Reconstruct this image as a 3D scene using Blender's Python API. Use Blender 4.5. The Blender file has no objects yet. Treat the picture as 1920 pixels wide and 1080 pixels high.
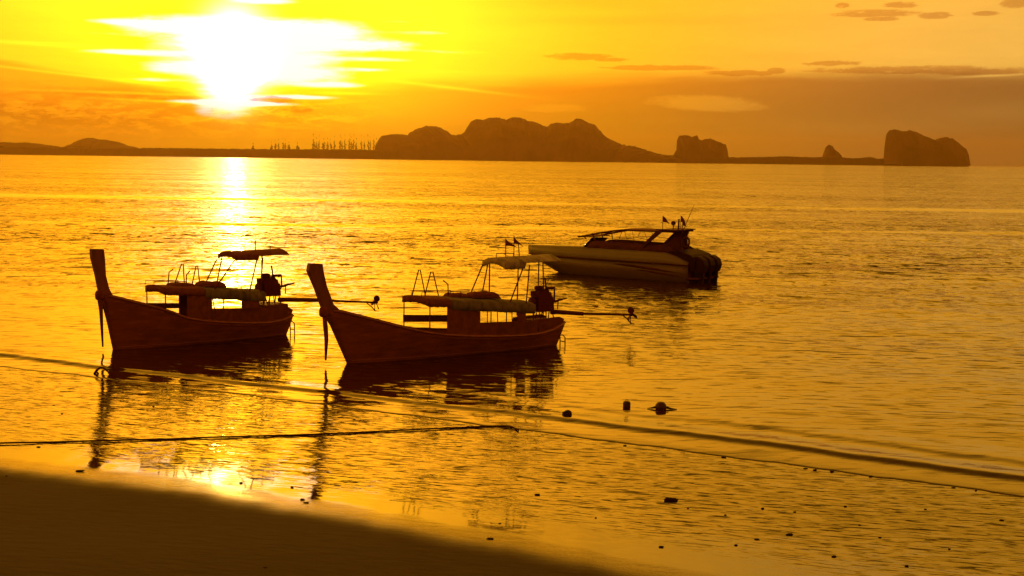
import bpy, math, random
import numpy as np
from mathutils import Vector, Matrix, noise

random.seed(7)
rng = np.random.default_rng(7)
SC = bpy.context.scene
COL = SC.collection

# ------------------------------------------------------------------ camera
F = 2600.0            # focal length in photo pixels (photo is 1920 wide)
H = 6.2               # eye height above the sea
PITCH = math.atan(241 / F)
ROLL = math.atan(0.0125)
fw = Vector((0, math.cos(PITCH), -math.sin(PITCH)))
rt0 = Vector((1, 0, 0))
up0 = rt0.cross(fw)
rt = rt0 * math.cos(ROLL) + up0 * math.sin(ROLL)
up = up0 * math.cos(ROLL) - rt0 * math.sin(ROLL)
cam_data = bpy.data.cameras.new('camera')
cam_data.sensor_width = 36
cam_data.lens = 36 * F / 1920
cam_data.clip_start = 0.2
cam_data.clip_end = 60000
cam = bpy.data.objects.new('camera', cam_data)
m = Matrix((rt, up, -fw)).transposed().to_4x4()
m.translation = (0, 0, H)
cam.matrix_world = m
COL.objects.link(cam)
SC.camera = cam
CAMP = Vector((0, 0, H))


def at(x, y, z=0.0):
    """point of the ground seen in direction (x, y)"""
    v = fw * F + rt * (x - 960) - up * (y - 540)
    t = (z - H) / v.z
    return CAMP + v * t


def sky_uv(x, y):
    """azimuth / elevation in degrees of a direction"""
    v = (fw * F + rt * (x - 960) - up * (y - 540)).normalized()
    return math.degrees(math.atan2(v.x, v.y)), math.degrees(math.asin(v.z))


# ------------------------------------------------------------------ sun and sky
SUN_AZ, SUN_EL = sky_uv(438, 105)
SUN_EL = max(SUN_EL, 2.0)
sd = bpy.data.lights.new('sun', 'SUN')
sd.energy = 0.07
sd.angle = math.radians(0.9)
sd.color = (1.0, 0.50, 0.06)
sun = bpy.data.objects.new('sun', sd)
az, el = math.radians(SUN_AZ), math.radians(SUN_EL)
sdir = Vector((math.sin(az) * math.cos(el), math.cos(az) * math.cos(el), math.sin(el)))
sun.rotation_euler = sdir.to_track_quat('Z', 'Y').to_euler()
COL.objects.link(sun)

SC.view_settings.view_transform = 'Standard'
SC.view_settings.look = 'None'
SC.view_settings.exposure = 0.0
SC.view_settings.gamma = 1.0
SC.view_settings.use_curve_mapping = False
SC.render.engine = 'CYCLES'
SC.cycles.use_denoising = True
SC.cycles.max_bounces = 6
SC.cycles.volume_bounces = 0
SC.cycles.caustics_reflective = False
SC.cycles.caustics_refractive = False
SC.cycles.sample_clamp_indirect = 4.0


class S:
    """a socket with arithmetic"""
    nt = None

    def __init__(s, v): s.v = v

    @staticmethod
    def op(kind, *a, clamp=False):
        n = S.nt.nodes.new('ShaderNodeMath')
        n.operation = kind
        n.use_clamp = clamp
        for i, x in enumerate(a):
            x = x.v if isinstance(x, S) else x
            if isinstance(x, (int, float)): n.inputs[i].default_value = float(x)
            else: S.nt.links.new(x, n.inputs[i])
        return S(n.outputs[0])

    def __add__(s, o): return S.op('ADD', s, o)
    def __radd__(s, o): return S.op('ADD', s, o)
    def __sub__(s, o): return S.op('SUBTRACT', s, o)
    def __rsub__(s, o): return S.op('SUBTRACT', o, s)
    def __mul__(s, o): return S.op('MULTIPLY', s, o)
    def __rmul__(s, o): return S.op('MULTIPLY', s, o)
    def __truediv__(s, o): return S.op('DIVIDE', s, o)
    def __neg__(s): return S.op('MULTIPLY', s, -1.0)
    def __pow__(s, o): return S.op('POWER', s, o)


def mexp(x): return S.op('EXPONENT', x)
def mmax(a, b): return S.op('MAXIMUM', a, b)
def mmin(a, b): return S.op('MINIMUM', a, b)


def sstep(x, a, b):
    """0 at a, 1 at b, smooth"""
    n = S.nt.nodes.new('ShaderNodeMapRange')
    n.interpolation_type = 'SMOOTHSTEP'
    S.nt.links.new(x.v, n.inputs[0])
    n.inputs[1].default_value, n.inputs[2].default_value = a, b
    n.inputs[3].default_value, n.inputs[4].default_value = 0, 1
    return S(n.outputs[0])


def combine(x, y, z):
    n = S.nt.nodes.new('ShaderNodeCombineXYZ')
    for i, a in enumerate((x, y, z)):
        a = a.v if isinstance(a, S) else a
        if isinstance(a, (int, float)): n.inputs[i].default_value = a
        else: S.nt.links.new(a, n.inputs[i])
    return n.outputs[0]


def noise3(vec, scale, detail=4, rough=0.55, dist=0.0):
    n = S.nt.nodes.new('ShaderNodeTexNoise')
    S.nt.links.new(vec, n.inputs['Vector'])
    n.inputs['Scale'].default_value = scale
    n.inputs['Detail'].default_value = detail
    n.inputs['Roughness'].default_value = rough
    n.inputs['Distortion'].default_value = dist
    return S(n.outputs[0])


def build_world():
    w = bpy.data.worlds.new('World')
    SC.world = w
    w.use_nodes = True
    nt = w.node_tree
    nt.nodes.clear()
    S.nt = nt
    tc = nt.nodes.new('ShaderNodeTexCoord')
    sep = nt.nodes.new('ShaderNodeSeparateXYZ')
    nt.links.new(tc.outputs['Generated'], sep.inputs[0])
    x, y, z = (S(sep.outputs[i]) for i in range(3))
    D = 180 / math.pi
    u = S.op('ARCTAN2', x, y) * D
    v = S.op('ARCSINE', z) * D
    v = mmax(v, -v * 0.3)
    wv = combine(u * 0.10, v * 0.75, 0.3)
    n1 = noise3(wv, 0.9, 5, 0.6, 0.6) - 0.5                  # wide streaks
    n2 = noise3(combine(u * 0.35, v * 1.7, 4.0), 1.2, 5, 0.62, 0.3) - 0.5   # small puffs
    n3 = noise3(combine(u * 0.16, v * 2.2, 9.0), 1.0, 4, 0.5, 0.2) - 0.5
    us, vs = sky_uv(470, 105)

    def gauss(px, py, rx, ry, ang=0.0, p=1.0):
        """soft ellipse centred on a direction, radii in degrees"""
        cu, cv = sky_uv(px, py)
        du, dv = u - cu, v - cv
        if ang:
            c, s_ = math.cos(ang), math.sin(ang)
            du, dv = du * c + dv * s_, dv * c - du * s_
        q = (du / rx) * (du / rx) + (dv / ry) * (dv / ry)
        if p != 1.0: q = q ** p
        return mexp(-q)
    K = 1 / 45.4

    # how bright the clear part is: strongest round the sun, dimmer away from it
    du = u - us
    away = sstep(S.op('ABSOLUTE', du), 14, 150)
    high = sstep(v, 9, 42)
    upper = (0.54 + 0.26 * sstep(v, 6.0, 10) * (1.0 - 0.6 * sstep(u, -4, 14))) * (1.0 - 0.70 * away) * (1.0 - 0.72 * high)
    upper = upper * (1.0 + n1 * 0.25 + n3 * 0.12)
    glow = 0.72 * gauss(540, 90, 7.6, 3.2) + 0.16 * gauss(470, 110, 12, 7) + 1.3 * gauss(455, -160, 2.0, 4.2) * (1.0 + n1 * 1.6) + 0.85 * gauss(480, -230, 10, 5.5)
    # dark bank low over the horizon
    top = 3.45 + n1 * 0.9 + n3 * 0.5 - 0.9 * sstep(u, 8, -14) - 0.035 * u * 0.0
    bank = sstep(v - top, 0.45, -0.35)
    bank = bank * (1.0 - 0.35 * gauss(700, 200, 4.5, 2.0))
    far_right = sstep(u, 2, 20)
    # wedge of cloud on the left
    wedge = mexp(-(((u + 17.5) / 6.2) ** 4.0)) * sstep(v - (3.55 - 0.16 * (u + 20.3) + n3 * 0.35), 0.16, -0.12) \
        * sstep(v - (2.55 - 0.06 * (u + 20.3) + n2 * 0.25), -0.25, 0.15)
    low_left = sstep(v + n2 * 1.5, 2.3, 1.3) * sstep(u, -11.0, -16)
    # small dark clouds
    sm = None
    nf = noise3(combine(u * 0.9, v * 3.6, 7.0), 1.5, 7, 0.72, 0.5) - 0.5
    rag = n2 * 2.2 + n3 * 2.0 + nf * 5.5
    for (px, py, rx, ry) in ((1085, 106, 52, 6), (1145, 112, 26, 3), (1228, 127, 98, 4.5), (1560, 119, 50, 4.5), (1390, 137, 55, 5),
                             (1455, 133, 14, 5), (1650, 25, 66, 6), (1660, 35, 22, 4), (1752, 29, 28, 5.5), (1846, 25, 20, 4),
                             (1690, 9, 30, 5), (1580, 10, 12, 4), (1905, 6, 22, 7), (1700, 131, 150, 6), (1850, 134, 90, 6),
                             (507, 187, 40, 6), (560, 205, 26, 5), (1640, 36, 16, 3)):
        cu, cv = sky_uv(px, py)
        du_, dv_ = (u - cu) / (rx * K * 1.2), (v - cv) / (ry * K * 1.2)
        q = du_ * du_ + dv_ * dv_ + rag * 0.55
        b = sstep(q, 1.15, 0.45) * sstep(nf * 2.0 + n2 + 1.0, 0.45, 0.9)
        sm = b if sm is None else mmax(sm, b)
    # light patches lying in the bank
    lt = 0.9 * mmax(sstep(((u - sky_uv(1330, 194)[0]) / (118 * K)) ** 2.0
                    + ((v - sky_uv(1330, 194)[1] + 0.035 * (u - sky_uv(1330, 194)[0])) / (15 * K)) ** 2.0 + rag * 0.35, 1.2, 0.25),
              0.6 * sstep(((u - sky_uv(1035, 203)[0]) / (60 * K)) ** 2.0
                    + ((v - sky_uv(1035, 203)[1]) / (9 * K)) ** 2.0 + rag * 0.5, 1.2, 0.2))
    lt = lt + 0.45 * gauss(1880, 213, 2.6, 0.45) + 0.3 * gauss(1640, 240, 4.5, 0.4)
    # thin bright lines left of and right of the sun
    ln = None
    for (px, py, rx, ry, an) in ((110, 84, 190, 3.5, -0.02), (100, 136, 200, 2.5, -0.09), (230, 174, 150, 2.5, -0.01),
                                 (700, 132, 130, 3, 0.0), (850, 165, 110, 3, -0.1), (300, 190, 110, 2.5, -0.03),
                                 (640, 175, 60, 3, 0.0), (1860, 142, 60, 2.0, 0.04)):
        g = gauss(px, py, rx * K, ry * K, an)
        ln = g if ln is None else ln + g
    # cumulus tops between sun and sea, left
    cum = sstep(noise3(combine(u * 0.55, v * 1.9, 2.0), 1.9, 8, 0.70, 0.25), 0.44, 0.62) \
        * mexp(-(((v - 1.65) / 0.85) ** 2.0)) * sstep(u, -4, -9)

    I_clear = upper + glow
    dim = 1.0 - 0.58 * bank
    dim = dim * (1.0 + nf * 0.10 + n2 * 0.10) * (1.0 - 0.42 * wedge) * (1.0 - 0.22 * low_left) * (1.0 - 0.42 * sm) * (1.0 - 0.42 * far_right * bank)
    I = I_clear * dim
    I = I + 0.14 * lt * (1.0 - 0.3 * far_right) + ln * (0.22 + 0.3 * glow) + (cum - 0.35 * mexp(-(((v - 1.65) / 0.85) ** 2.0)) * sstep(u, -4, -9)) * (0.16 + 0.32 * glow) - 0.12 * gauss(1010, 4, 260 * K, 16 * K) * (1.0 + nf * 2.0) - 0.06 * gauss(1150, 40, 300 * K, 10 * K)
    # the sun burning through
    st = 1.0 + n3 * 2.6 + n1 * 1.2
    f = None
    for (px, py, rx, ry, wt) in ((470, 98, 150, 50, 1.15), (330, 45, 95, 15, 0.8), (430, 60, 170, 24, 0.6), (600, 55, 90, 17, 0.8), (690, 84, 110, 13, 0.8), (340, 128, 70, 14, 0.5),
                                 (560, 142, 95, 15, 0.7), (430, 175, 50, 42, 1.2), (225, 40, 70, 5, 0.6), (240, 98, 90, 5, 0.7), (625, 160, 60, 5, 0.6), (560, 182, 75, 4.5, 0.8),
                                 (500, 195, 70, 4, 0.7), (350, 190, 50, 4, 0.6), (700, 131, 60, 3.5, 0.6), (490, 2, 70, 7, 0.7), (290, 150, 50, 4, 0.5), (380, 205, 20, 12, 0.4), (800, 62, 70, 6, 0.4), (850, 98, 80, 4, 0.35), (720, 112, 80, 5, 0.45), (170, 62, 80, 4, 0.3), (760, 40, 60, 5, 0.35)):
        g = gauss(px, py, rx * K, ry * K) * wt
        f = g if f is None else f + g
    f = f * (1.0 + n3 * 1.6 + n2 * 0.9 + nf * 0.9)
    core = sstep(f, 0.36, 0.9) * 0.50 + sstep(f, 0.12, 0.6) * 0.25 + gauss(440, 96, 46 * K, 56 * K) * 15.0
    core = core * (1.0 - 0.75 * sstep(((u - sky_uv(507, 187)[0]) / (44 * K)) ** 2.0 + ((v - sky_uv(507, 187)[1]) / (8 * K)) ** 2.0 + rag * 0.4, 1.1, 0.5))
    # colours
    warm = mmin(bank + wedge + sm * 0.6 + low_left * 0.5, 1.0)
    nearsun = gauss(450, 120, 8, 5)
    hv = sstep(v, 5, 12)
    R = I * (1.50 + 0.36 * warm - 0.2 * nearsun - 0.42 * far_right * bank + 0.55 * hv) + core * 1.2
    G = I * 0.945 + core * 1.12
    B = gauss(440, 96, 42 * K, 54 * K) * 6.0 + sstep(f, 0.30, 0.88) * 1.15 + I * (0.028 + (0.125 + 0.05 * bank) * far_right * (1.0 - 0.93 * hv)) * (1.0 - 0.8 * nearsun)
    # away from the sun everything goes dull red-brown
    G = G * (1.0 - 0.32 * away)
    B = B + 0.004 * away
    own = nt.nodes.new('ShaderNodeCombineXYZ')
    for i, a in enumerate((R, G, B)): nt.links.new(a.v, own.inputs[i])
    bg = nt.nodes.new('ShaderNodeBackground')
    nt.links.new(own.outputs[0], bg.inputs[0])
    bg.inputs[1].default_value = 1.0
    # the clear atmosphere behind the clouds
    sky = nt.nodes.new('ShaderNodeTexSky')
    sky.sky_type = 'NISHITA'
    sky.sun_disc = False
    sky.sun_elevation = el
    sky.sun_rotation = az
    sky.dust_density = 6
    mul = nt.nodes.new('ShaderNodeMix')
    mul.data_type = 'RGBA'
    mul.blend_type = 'MULTIPLY'
    mul.inputs[0].default_value = 1.0
    nt.links.new(sky.outputs[0], mul.inputs[6])
    mul.inputs[7].default_value = (1.0, 0.22, 0.012, 1)
    bg2 = nt.nodes.new('ShaderNodeBackground')
    nt.links.new(mul.outputs[2], bg2.inputs[0])
    bg2.inputs[1].default_value = 0.05
    add = nt.nodes.new('ShaderNodeAddShader')
    nt.links.new(bg.outputs[0], add.inputs[0])
    nt.links.new(bg2.outputs[0], add.inputs[1])
    out = nt.nodes.new('ShaderNodeOutputWorld')
    nt.links.new(add.outputs[0], out.inputs[0])
    w.cycles.sampling_method = 'MANUAL'
    w.cycles.sample_map_resolution = 2048


build_world()

# ------------------------------------------------------------------ materials
MATS = {}


def material(name, col, rough=0.6, metal=0.0, var=0.25, scale=3.0, bump=0.0, spec=0.5, col2=None, stretch=(1, 1, 1), trans=0.0):
    mt = bpy.data.materials.new(name)
    mt.use_nodes = True
    nt = mt.node_tree
    b = nt.nodes['Principled BSDF']
    tc = nt.nodes.new('ShaderNodeTexCoord')
    mp = nt.nodes.new('ShaderNodeMapping')
    mp.inputs['Scale'].default_value = stretch
    nt.links.new(tc.outputs['Object'], mp.inputs[0])
    nz = nt.nodes.new('ShaderNodeTexNoise')
    nz.inputs['Scale'].default_value = scale
    nz.inputs['Detail'].default_value = 6
    nz.inputs['Roughness'].default_value = 0.65
    nt.links.new(mp.outputs[0], nz.inputs['Vector'])
    rp = nt.nodes.new('ShaderNodeValToRGB')
    c2 = col2 or tuple(c * (1 - var * 1.5) for c in col)
    rp.color_ramp.elements[0].position = 0.3
    rp.color_ramp.elements[1].position = 0.7
    rp.color_ramp.elements[0].color = (*c2, 1)
    rp.color_ramp.elements[1].color = (*(min(1, c * (1 + var)) for c in col), 1)
    nt.links.new(nz.outputs[0], rp.inputs[0])
    nt.links.new(rp.outputs[0], b.inputs['Base Color'])
    b.inputs['Roughness'].default_value = rough
    b.inputs['Metallic'].default_value = metal
    b.inputs['Specular IOR Level'].default_value = 0.08 if rough > 0.55 else spec
    if bump:
        bp = nt.nodes.new('ShaderNodeBump')
        bp.inputs['Strength'].default_value = bump
        bp.inputs['Distance'].default_value = 0.02
        nt.links.new(nz.outputs[0], bp.inputs['Height'])
        nt.links.new(bp.outputs[0], b.inputs['Normal'])
    MATS[name] = mt
    return mt


material('hull_paint', (0.36, 0.105, 0.016), 0.6, col2=(0.20, 0.060, 0.010), scale=2.2, bump=0.3, stretch=(0.6, 1, 3))
material('prow_wood', (0.30, 0.085, 0.016), 0.55, scale=4, bump=0.3, stretch=(1, 1, 0.4))
material('rail_paint', (0.50, 0.17, 0.06), 0.5, scale=5)
material('dark_wood', (0.25, 0.075, 0.014), 0.6, scale=5, bump=0.3)
material('cloth_red', (0.30, 0.075, 0.014), 0.85, scale=8, bump=0.4)
material('cloth_dark', (0.28, 0.085, 0.014), 0.85, scale=6, bump=0.4)
material('canvas_pale', (0.50, 0.42, 0.30), 0.8, scale=2.5, bump=0.8, var=0.4, stretch=(2, 1, 1))
material('canvas_olive', (0.27, 0.22, 0.12), 0.8, scale=2.5, bump=0.8, var=0.4, stretch=(2, 1, 1))
material('canvas_brown', (0.26, 0.075, 0.02), 0.8, scale=4, bump=0.3)
material('metal_pole', (0.25, 0.05, 0.02), 0.6, metal=0.1, scale=10)
material('engine_iron', (0.16, 0.025, 0.010), 0.6, metal=0.1, scale=9, bump=0.3)
material('gel_white', (0.28, 0.22, 0.13), 0.3, scale=1.5, var=0.06)
material('gel_stripe', (0.16, 0.045, 0.015), 0.6, scale=2)
material('gel_hull', (0.20, 0.12, 0.06), 0.3, scale=1.5, var=0.08)
material('screen_glass', (0.05, 0.02, 0.012), 0.08, scale=2)
material('cowl_black', (0.06, 0.015, 0.006), 0.6, scale=3)
material('rope_fibre', (0.12, 0.05, 0.02), 0.9, scale=30, bump=0.5)
material('stone', (0.06, 0.03, 0.015), 0.7, scale=12, bump=0.6)
material('buoy_plastic', (0.10, 0.02, 0.012), 0.5, scale=6)
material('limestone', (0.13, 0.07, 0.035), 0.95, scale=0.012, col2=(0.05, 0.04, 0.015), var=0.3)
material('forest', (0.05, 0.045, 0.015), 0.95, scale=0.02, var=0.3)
material('bark', (0.09, 0.05, 0.03), 0.95, scale=0.3)
material('leaves', (0.05, 0.05, 0.018), 0.95, scale=0.2)


# ------------------------------------------------------------------ mesh helpers
def link(name, verts, faces, mat, parent=None, smooth=False):
    me = bpy.data.meshes.new(name)
    me.from_pydata([tuple(v) for v in verts], [], faces)
    me.materials.append(MATS[mat] if isinstance(mat, str) else mat)
    if smooth:
        me.polygons.foreach_set('use_smooth', [True] * len(me.polygons))
    me.update()
    o = bpy.data.objects.new(name, me)
    COL.objects.link(o)
    if parent: o.parent = parent
    return o


class MB:
    def __init__(s): s.v, s.f = [], []

    def add(s, vs, fs):
        n = len(s.v)
        s.v += [Vector(a) for a in vs]
        s.f += [tuple(i + n for i in f) for f in fs]
        return s

    def box(s, a, b, taper=0.0):
        (x0, y0, z0), (x1, y1, z1) = a, b
        tx, ty = (x1 - x0) * taper / 2, (y1 - y0) * taper / 2
        return s.add([(x0, y0, z0), (x1, y0, z0), (x1, y1, z0), (x0, y1, z0),
                      (x0 + tx, y0 + ty, z1), (x1 - tx, y0 + ty, z1), (x1 - tx, y1 - ty, z1), (x0 + tx, y1 - ty, z1)],
                     [(0, 3, 2, 1), (4, 5, 6, 7), (0, 1, 5, 4), (1, 2, 6, 5), (2, 3, 7, 6), (3, 0, 4, 7)])

    def tube(s, pts, r, n=8, caps=True):
        pts = [Vector(p) for p in pts]
        rs = r if isinstance(r, (list, tuple)) else [r] * len(pts)
        rings = []
        ref = None
        for i, p in enumerate(pts):
            d = (pts[min(i + 1, len(pts) - 1)] - pts[max(i - 1, 0)]).normalized()
            if ref is None:
                ref = d.orthogonal().normalized()
            a = (ref - d * ref.dot(d)).normalized()
            ref = a
            b = d.cross(a)
            rings.append([p + (a * math.cos(t) + b * math.sin(t)) * rs[i] for t in (2 * math.pi * k / n for k in range(n))])
        vs = [q for ring in rings for q in ring]
        fs = []
        for i in range(len(pts) - 1):
            for k in range(n):
                k2 = (k + 1) % n
                fs.append((i * n + k, i * n + k2, (i + 1) * n + k2, (i + 1) * n + k))
        if caps:
            fs.append(tuple(range(n - 1, -1, -1)))
            fs.append(tuple((len(pts) - 1) * n + k for k in range(n)))
        return s.add(vs, fs)

    def lathe(s, prof, origin=(0, 0, 0), axis='z', n=16):
        """prof: (radius, height) pairs"""
        o = Vector(origin)
        vs, fs = [], []
        for (r, h) in prof:
            for k in range(n):
                t = 2 * math.pi * k / n
                c, q = r * math.cos(t), r * math.sin(t)
                vs.append(o + (Vector((c, q, h)) if axis == 'z' else Vector((h, c, q)) if axis == 'x' else Vector((q, h, c))))
        for i in range(len(prof) - 1):
            for k in range(n):
                k2 = (k + 1) % n
                fs.append((i * n + k, i * n + k2, (i + 1) * n + k2, (i + 1) * n + k))
        fs.append(tuple(range(n - 1, -1, -1)))
        fs.append(tuple((len(prof) - 1) * n + k for k in range(n)))
        return s.add(vs, fs)

    def prism(s, poly, y0, y1, shrink=None):
        """polygon in x/z pushed from y0 to y1"""
        n = len(poly)
        vs = [(x, y0, z) for x, z in poly] + [(x, y1, z) for x, z in poly]
        fs = [tuple(range(n)), tuple(range(2 * n - 1, n - 1, -1))]
        for k in range(n):
            k2 = (k + 1) % n
            fs.append((k, k2, n + k2, n + k)[::-1])
        return s.add(vs, fs)

    def build(s, name, mat, parent=None, smooth=False, bevel=0.0):
        o = link(name, s.v, s.f, mat, parent, smooth)
        if bevel:
            bm = o.modifiers.new('bevel', 'BEVEL')
            bm.width = bevel
            bm.segments = 2
        return o


def grid(name, P, mat, parent=None, thick=0.0, smooth=True):
    """P[i][j] -> surface; thick: solid sheet"""
    n, m_ = len(P), len(P[0])
    vs = [P[i][j] for i in range(n) for j in range(m_)]
    fs = [(i * m_ + j, (i + 1) * m_ + j, (i + 1) * m_ + j + 1, i * m_ + j + 1) for i in range(n - 1) for j in range(m_ - 1)]
    o = link(name, vs, fs, mat, parent, smooth)
    if thick:
        md = o.modifiers.new('solid', 'SOLIDIFY')
        md.thickness = thick
        md.offset = 0
    return o


def tag(o, label=None, cat=None, group=None, kind=None):
    if label: o['label'] = label
    if cat: o['category'] = cat
    if group: o['group'] = group
    if kind: o['kind'] = kind
    return o


def empty(name, loc, rz=0.0):
    o = bpy.data.objects.new(name, None)
    o.location = loc
    o.rotation_euler = (0, 0, rz)
    o.empty_display_size = 0.2
    COL.objects.link(o)
    return o


def np_mesh(name, V, nx, ny, mat, attrs=None):
    """big regular sheet from arrays (ny rows of nx)"""
    me = bpy.data.meshes.new(name)
    V = V.reshape(-1, 3)
    idx = np.arange(nx * ny).reshape(ny, nx)
    q = np.stack([idx[:-1, :-1], idx[:-1, 1:], idx[1:, 1:], idx[1:, :-1]], -1).reshape(-1, 4)
    me.vertices.add(len(V))
    me.vertices.foreach_set('co', V.astype(np.float32).ravel())
    me.loops.add(q.size)
    me.loops.foreach_set('vertex_index', q.ravel().astype(np.int32))
    me.polygons.add(len(q))
    me.polygons.foreach_set('loop_start', (np.arange(len(q)) * 4).astype(np.int32))
    me.polygons.foreach_set('use_smooth', np.ones(len(q), bool))
    me.update(calc_edges=True)
    for k, a in (attrs or {}).items():
        at_ = me.attributes.new(k, 'FLOAT', 'POINT')
        at_.data.foreach_set('value', a.astype(np.float32).ravel())
    me.materials.append(mat)
    o = bpy.data.objects.new(name, me)
    COL.objects.link(o)
    return o


# ------------------------------------------------------------------ shore lines on the ground
def line(pts, z=0.0):
    P = [at(x, y, z) for x, y in pts]
    return np.array([p.x for p in P]), np.array([p.y for p in P])


def curve_fn(pts, z=0.0, deg=3, lo=None, hi=None):
    X, Y = line(pts, z)
    c = np.polyfit(X, Y, deg)
    x0, x1 = X.min(), X.max()
    d = np.polyder(c)
    s0, s1 = np.polyval(d, x0), np.polyval(d, x1)

    def f(x):
        x = np.asarray(x, float)
        xc = np.clip(x, x0, x1)
        y = np.polyval(c, xc)
        y = y + np.where(x < x0, s0 * 25 * (1 - np.exp(-(x0 - x) / 25.0)) * -1, 0) + np.where(x > x1, s1 * 25 * (1 - np.exp(-(x - x1) / 25.0)), 0)
        return y
    return f


Z_EDGE = 0.245
SLOPE = 0.076


def beach_z(t, width):
    """height of the wet flat: level at the wave line, even slope over its last part"""
    a = SLOPE * width / (4 * 0.82 ** 3)
    t = np.clip(t, 0, 1)
    return np.where(t < 0.82, a * t ** 4, a * 0.82 ** 4 + SLOPE * width * (t - 0.82))

WAVE = curve_fn([(0, 689), (200, 707), (440, 742), (635, 761), (800, 785), (1000, 808), (1180, 830), (1440, 868), (1780, 913), (1920, 930)])
CREST = curve_fn([(0, 668), (190, 688), (310, 705), (480, 722), (640, 740), (960, 778), (1180, 804), (1340, 822), (1500, 843), (1700, 870), (1920, 903)])
EDGE = curve_fn([(0, 872), (160, 885), (300, 905), (560, 945), (760, 978), (900, 1003), (1100, 1040), (1300, 1082)], Z_EDGE)


def wob(x, a, l, ph=0.0):
    return a * (np.sin(x * 6.283 / l + ph) + 0.6 * np.sin(x * 6.283 / (l * 0.43) + 1.7 + ph) + 0.35 * np.sin(x * 6.283 / (l * 0.19) + ph * 2))


def graded(lo, hi, core_lo, core_hi, step, growth=1.18):
    a = list(np.arange(core_lo, core_hi + step / 2, step))
    s, v = step, core_hi
    while v < hi:
        s *= growth
        v += s
        a.append(min(v, hi))
    s, v = step, core_lo
    left = []
    while v > lo:
        s *= growth
        v -= s
        left.append(max(v, lo))
    return np.array(left[::-1] + a)


FAR = 14000.0
# ---- sea
xs = graded(-FAR, FAR, -26, 26, 0.16)
off = [-0.22, -0.10, -0.04, 0.0, 0.04, 0.09, 0.15]
s_ = 0.07
v_ = 0.15
while v_ < FAR:
    v_ += s_
    off.append(v_)
    if v_ > 7: s_ *= 1.018
off = np.array(off)
off[-1] = FAR
X, O = np.meshgrid(xs, off)
wy = WAVE(X) + wob(X, 0.05, 2.6)
Y = wy + O
front = np.interp(O, [-0.22, -0.10, -0.04, 0.0, 0.04, 0.10, 0.4], [-0.09, -0.03, -0.004, 0.009, 0.015, 0.018, 0.024])
cr = CREST(X) + wob(X, 0.06, 5.0, 1.0) - Y          # >0 landward of the crest
# crest height varies along the shore: strongest on the right
ch = np.interp(X, [-40, -15, -8, -2, 1, 4, 9, 14, 40], [0.055, 0.065, 0.060, 0.048, 0.048, 0.065, 0.07, 0.05, 0.03])
ridge = ch * np.where(cr > 0, np.exp(-(cr / 0.22) ** 2), np.exp(-(cr / 0.9) ** 2))
c2 = cr + 2.1 + wob(X, 0.10, 7.0, 2.0)
ridge2 = 0.5 * ch * np.interp(X, [-2, 3, 9], [0.4, 0.7, 1.0]) * np.where(c2 > 0, np.exp(-(c2 / 0.3) ** 2), np.exp(-(c2 / 1.2) ** 2))
damp = 1 / (1 + (np.maximum(O, 0) / 400) ** 2)
swell = 0.012 * np.sin(0.9 * Y + 0.25 * X + 1.3 * np.sin(X * 0.11)) * np.interp(O, [0, 6, 20], [0, 0.5, 1]) * damp
swell += 0.010 * np.sin(0.37 * Y - 0.16 * X + 2.0 * np.sin(X * 0.05 + 1)) * np.interp(O, [0, 10, 30], [0, 0.5, 1]) * damp
Zs = front + ridge + ridge2 + swell
Zs = np.where(O < 0.01, np.minimum(Zs, front + 0.02), Zs)

mt = bpy.data.materials.new('sea_water')
mt.use_nodes = True
S.nt = nt = mt.node_tree
bs = nt.nodes['Principled BSDF']
tc = nt.nodes.new('ShaderNodeTexCoord')
sp = nt.nodes.new('ShaderNodeSeparateXYZ')
nt.links.new(tc.outputs['Object'], sp.inputs[0])
ox, oy = S(sp.outputs[0]), S(sp.outputs[1])
warp = noise3(combine(ox * 0.05, oy * 0.05, 0.0), 1.0, 2, 0.5) - 0.5
oyr = oy + ox * 0.10 + warp * 6.0
# calmer towards the beach, slicks and rough lanes farther out
calm = sstep(oy + ox * 0.55, 30, 62)
patch = noise3(combine(ox * 0.01, oy * 0.035, 1.0), 1.0, 3, 0.55)
lane = sstep(patch, 0.38, 0.62)


def band(px, py, px2, py2, w_):
    a, b = at(px, py), at(px2, py2)
    k = (b.y - a.y) / (b.x - a.x)
    dd = (oy - a.y) - (ox - a.x) * k + (noise3(combine(ox * 0.03, 0.0, px * 0.01), 1.0, 3, 0.6) - 0.5) * w_ * 1.6
    return mexp(-((dd / w_) ** 2.0))


swl = band(430, 373, 1900, 396, 6.0) + band(430, 421, 1900, 438, 2.6) + 0.5 * band(430, 520, 1900, 530, 0.8)
bands = swl + 0.3 * band(430, 300, 1900, 330, 200) + 0.5 * band(430, 342, 1900, 356, 14)
bands = mmin(bands, 1.0)
amp = (0.45 + 0.55 * lane) * (1.0 - 0.72 * bands) * (0.29 + 0.71 * calm)


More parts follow.
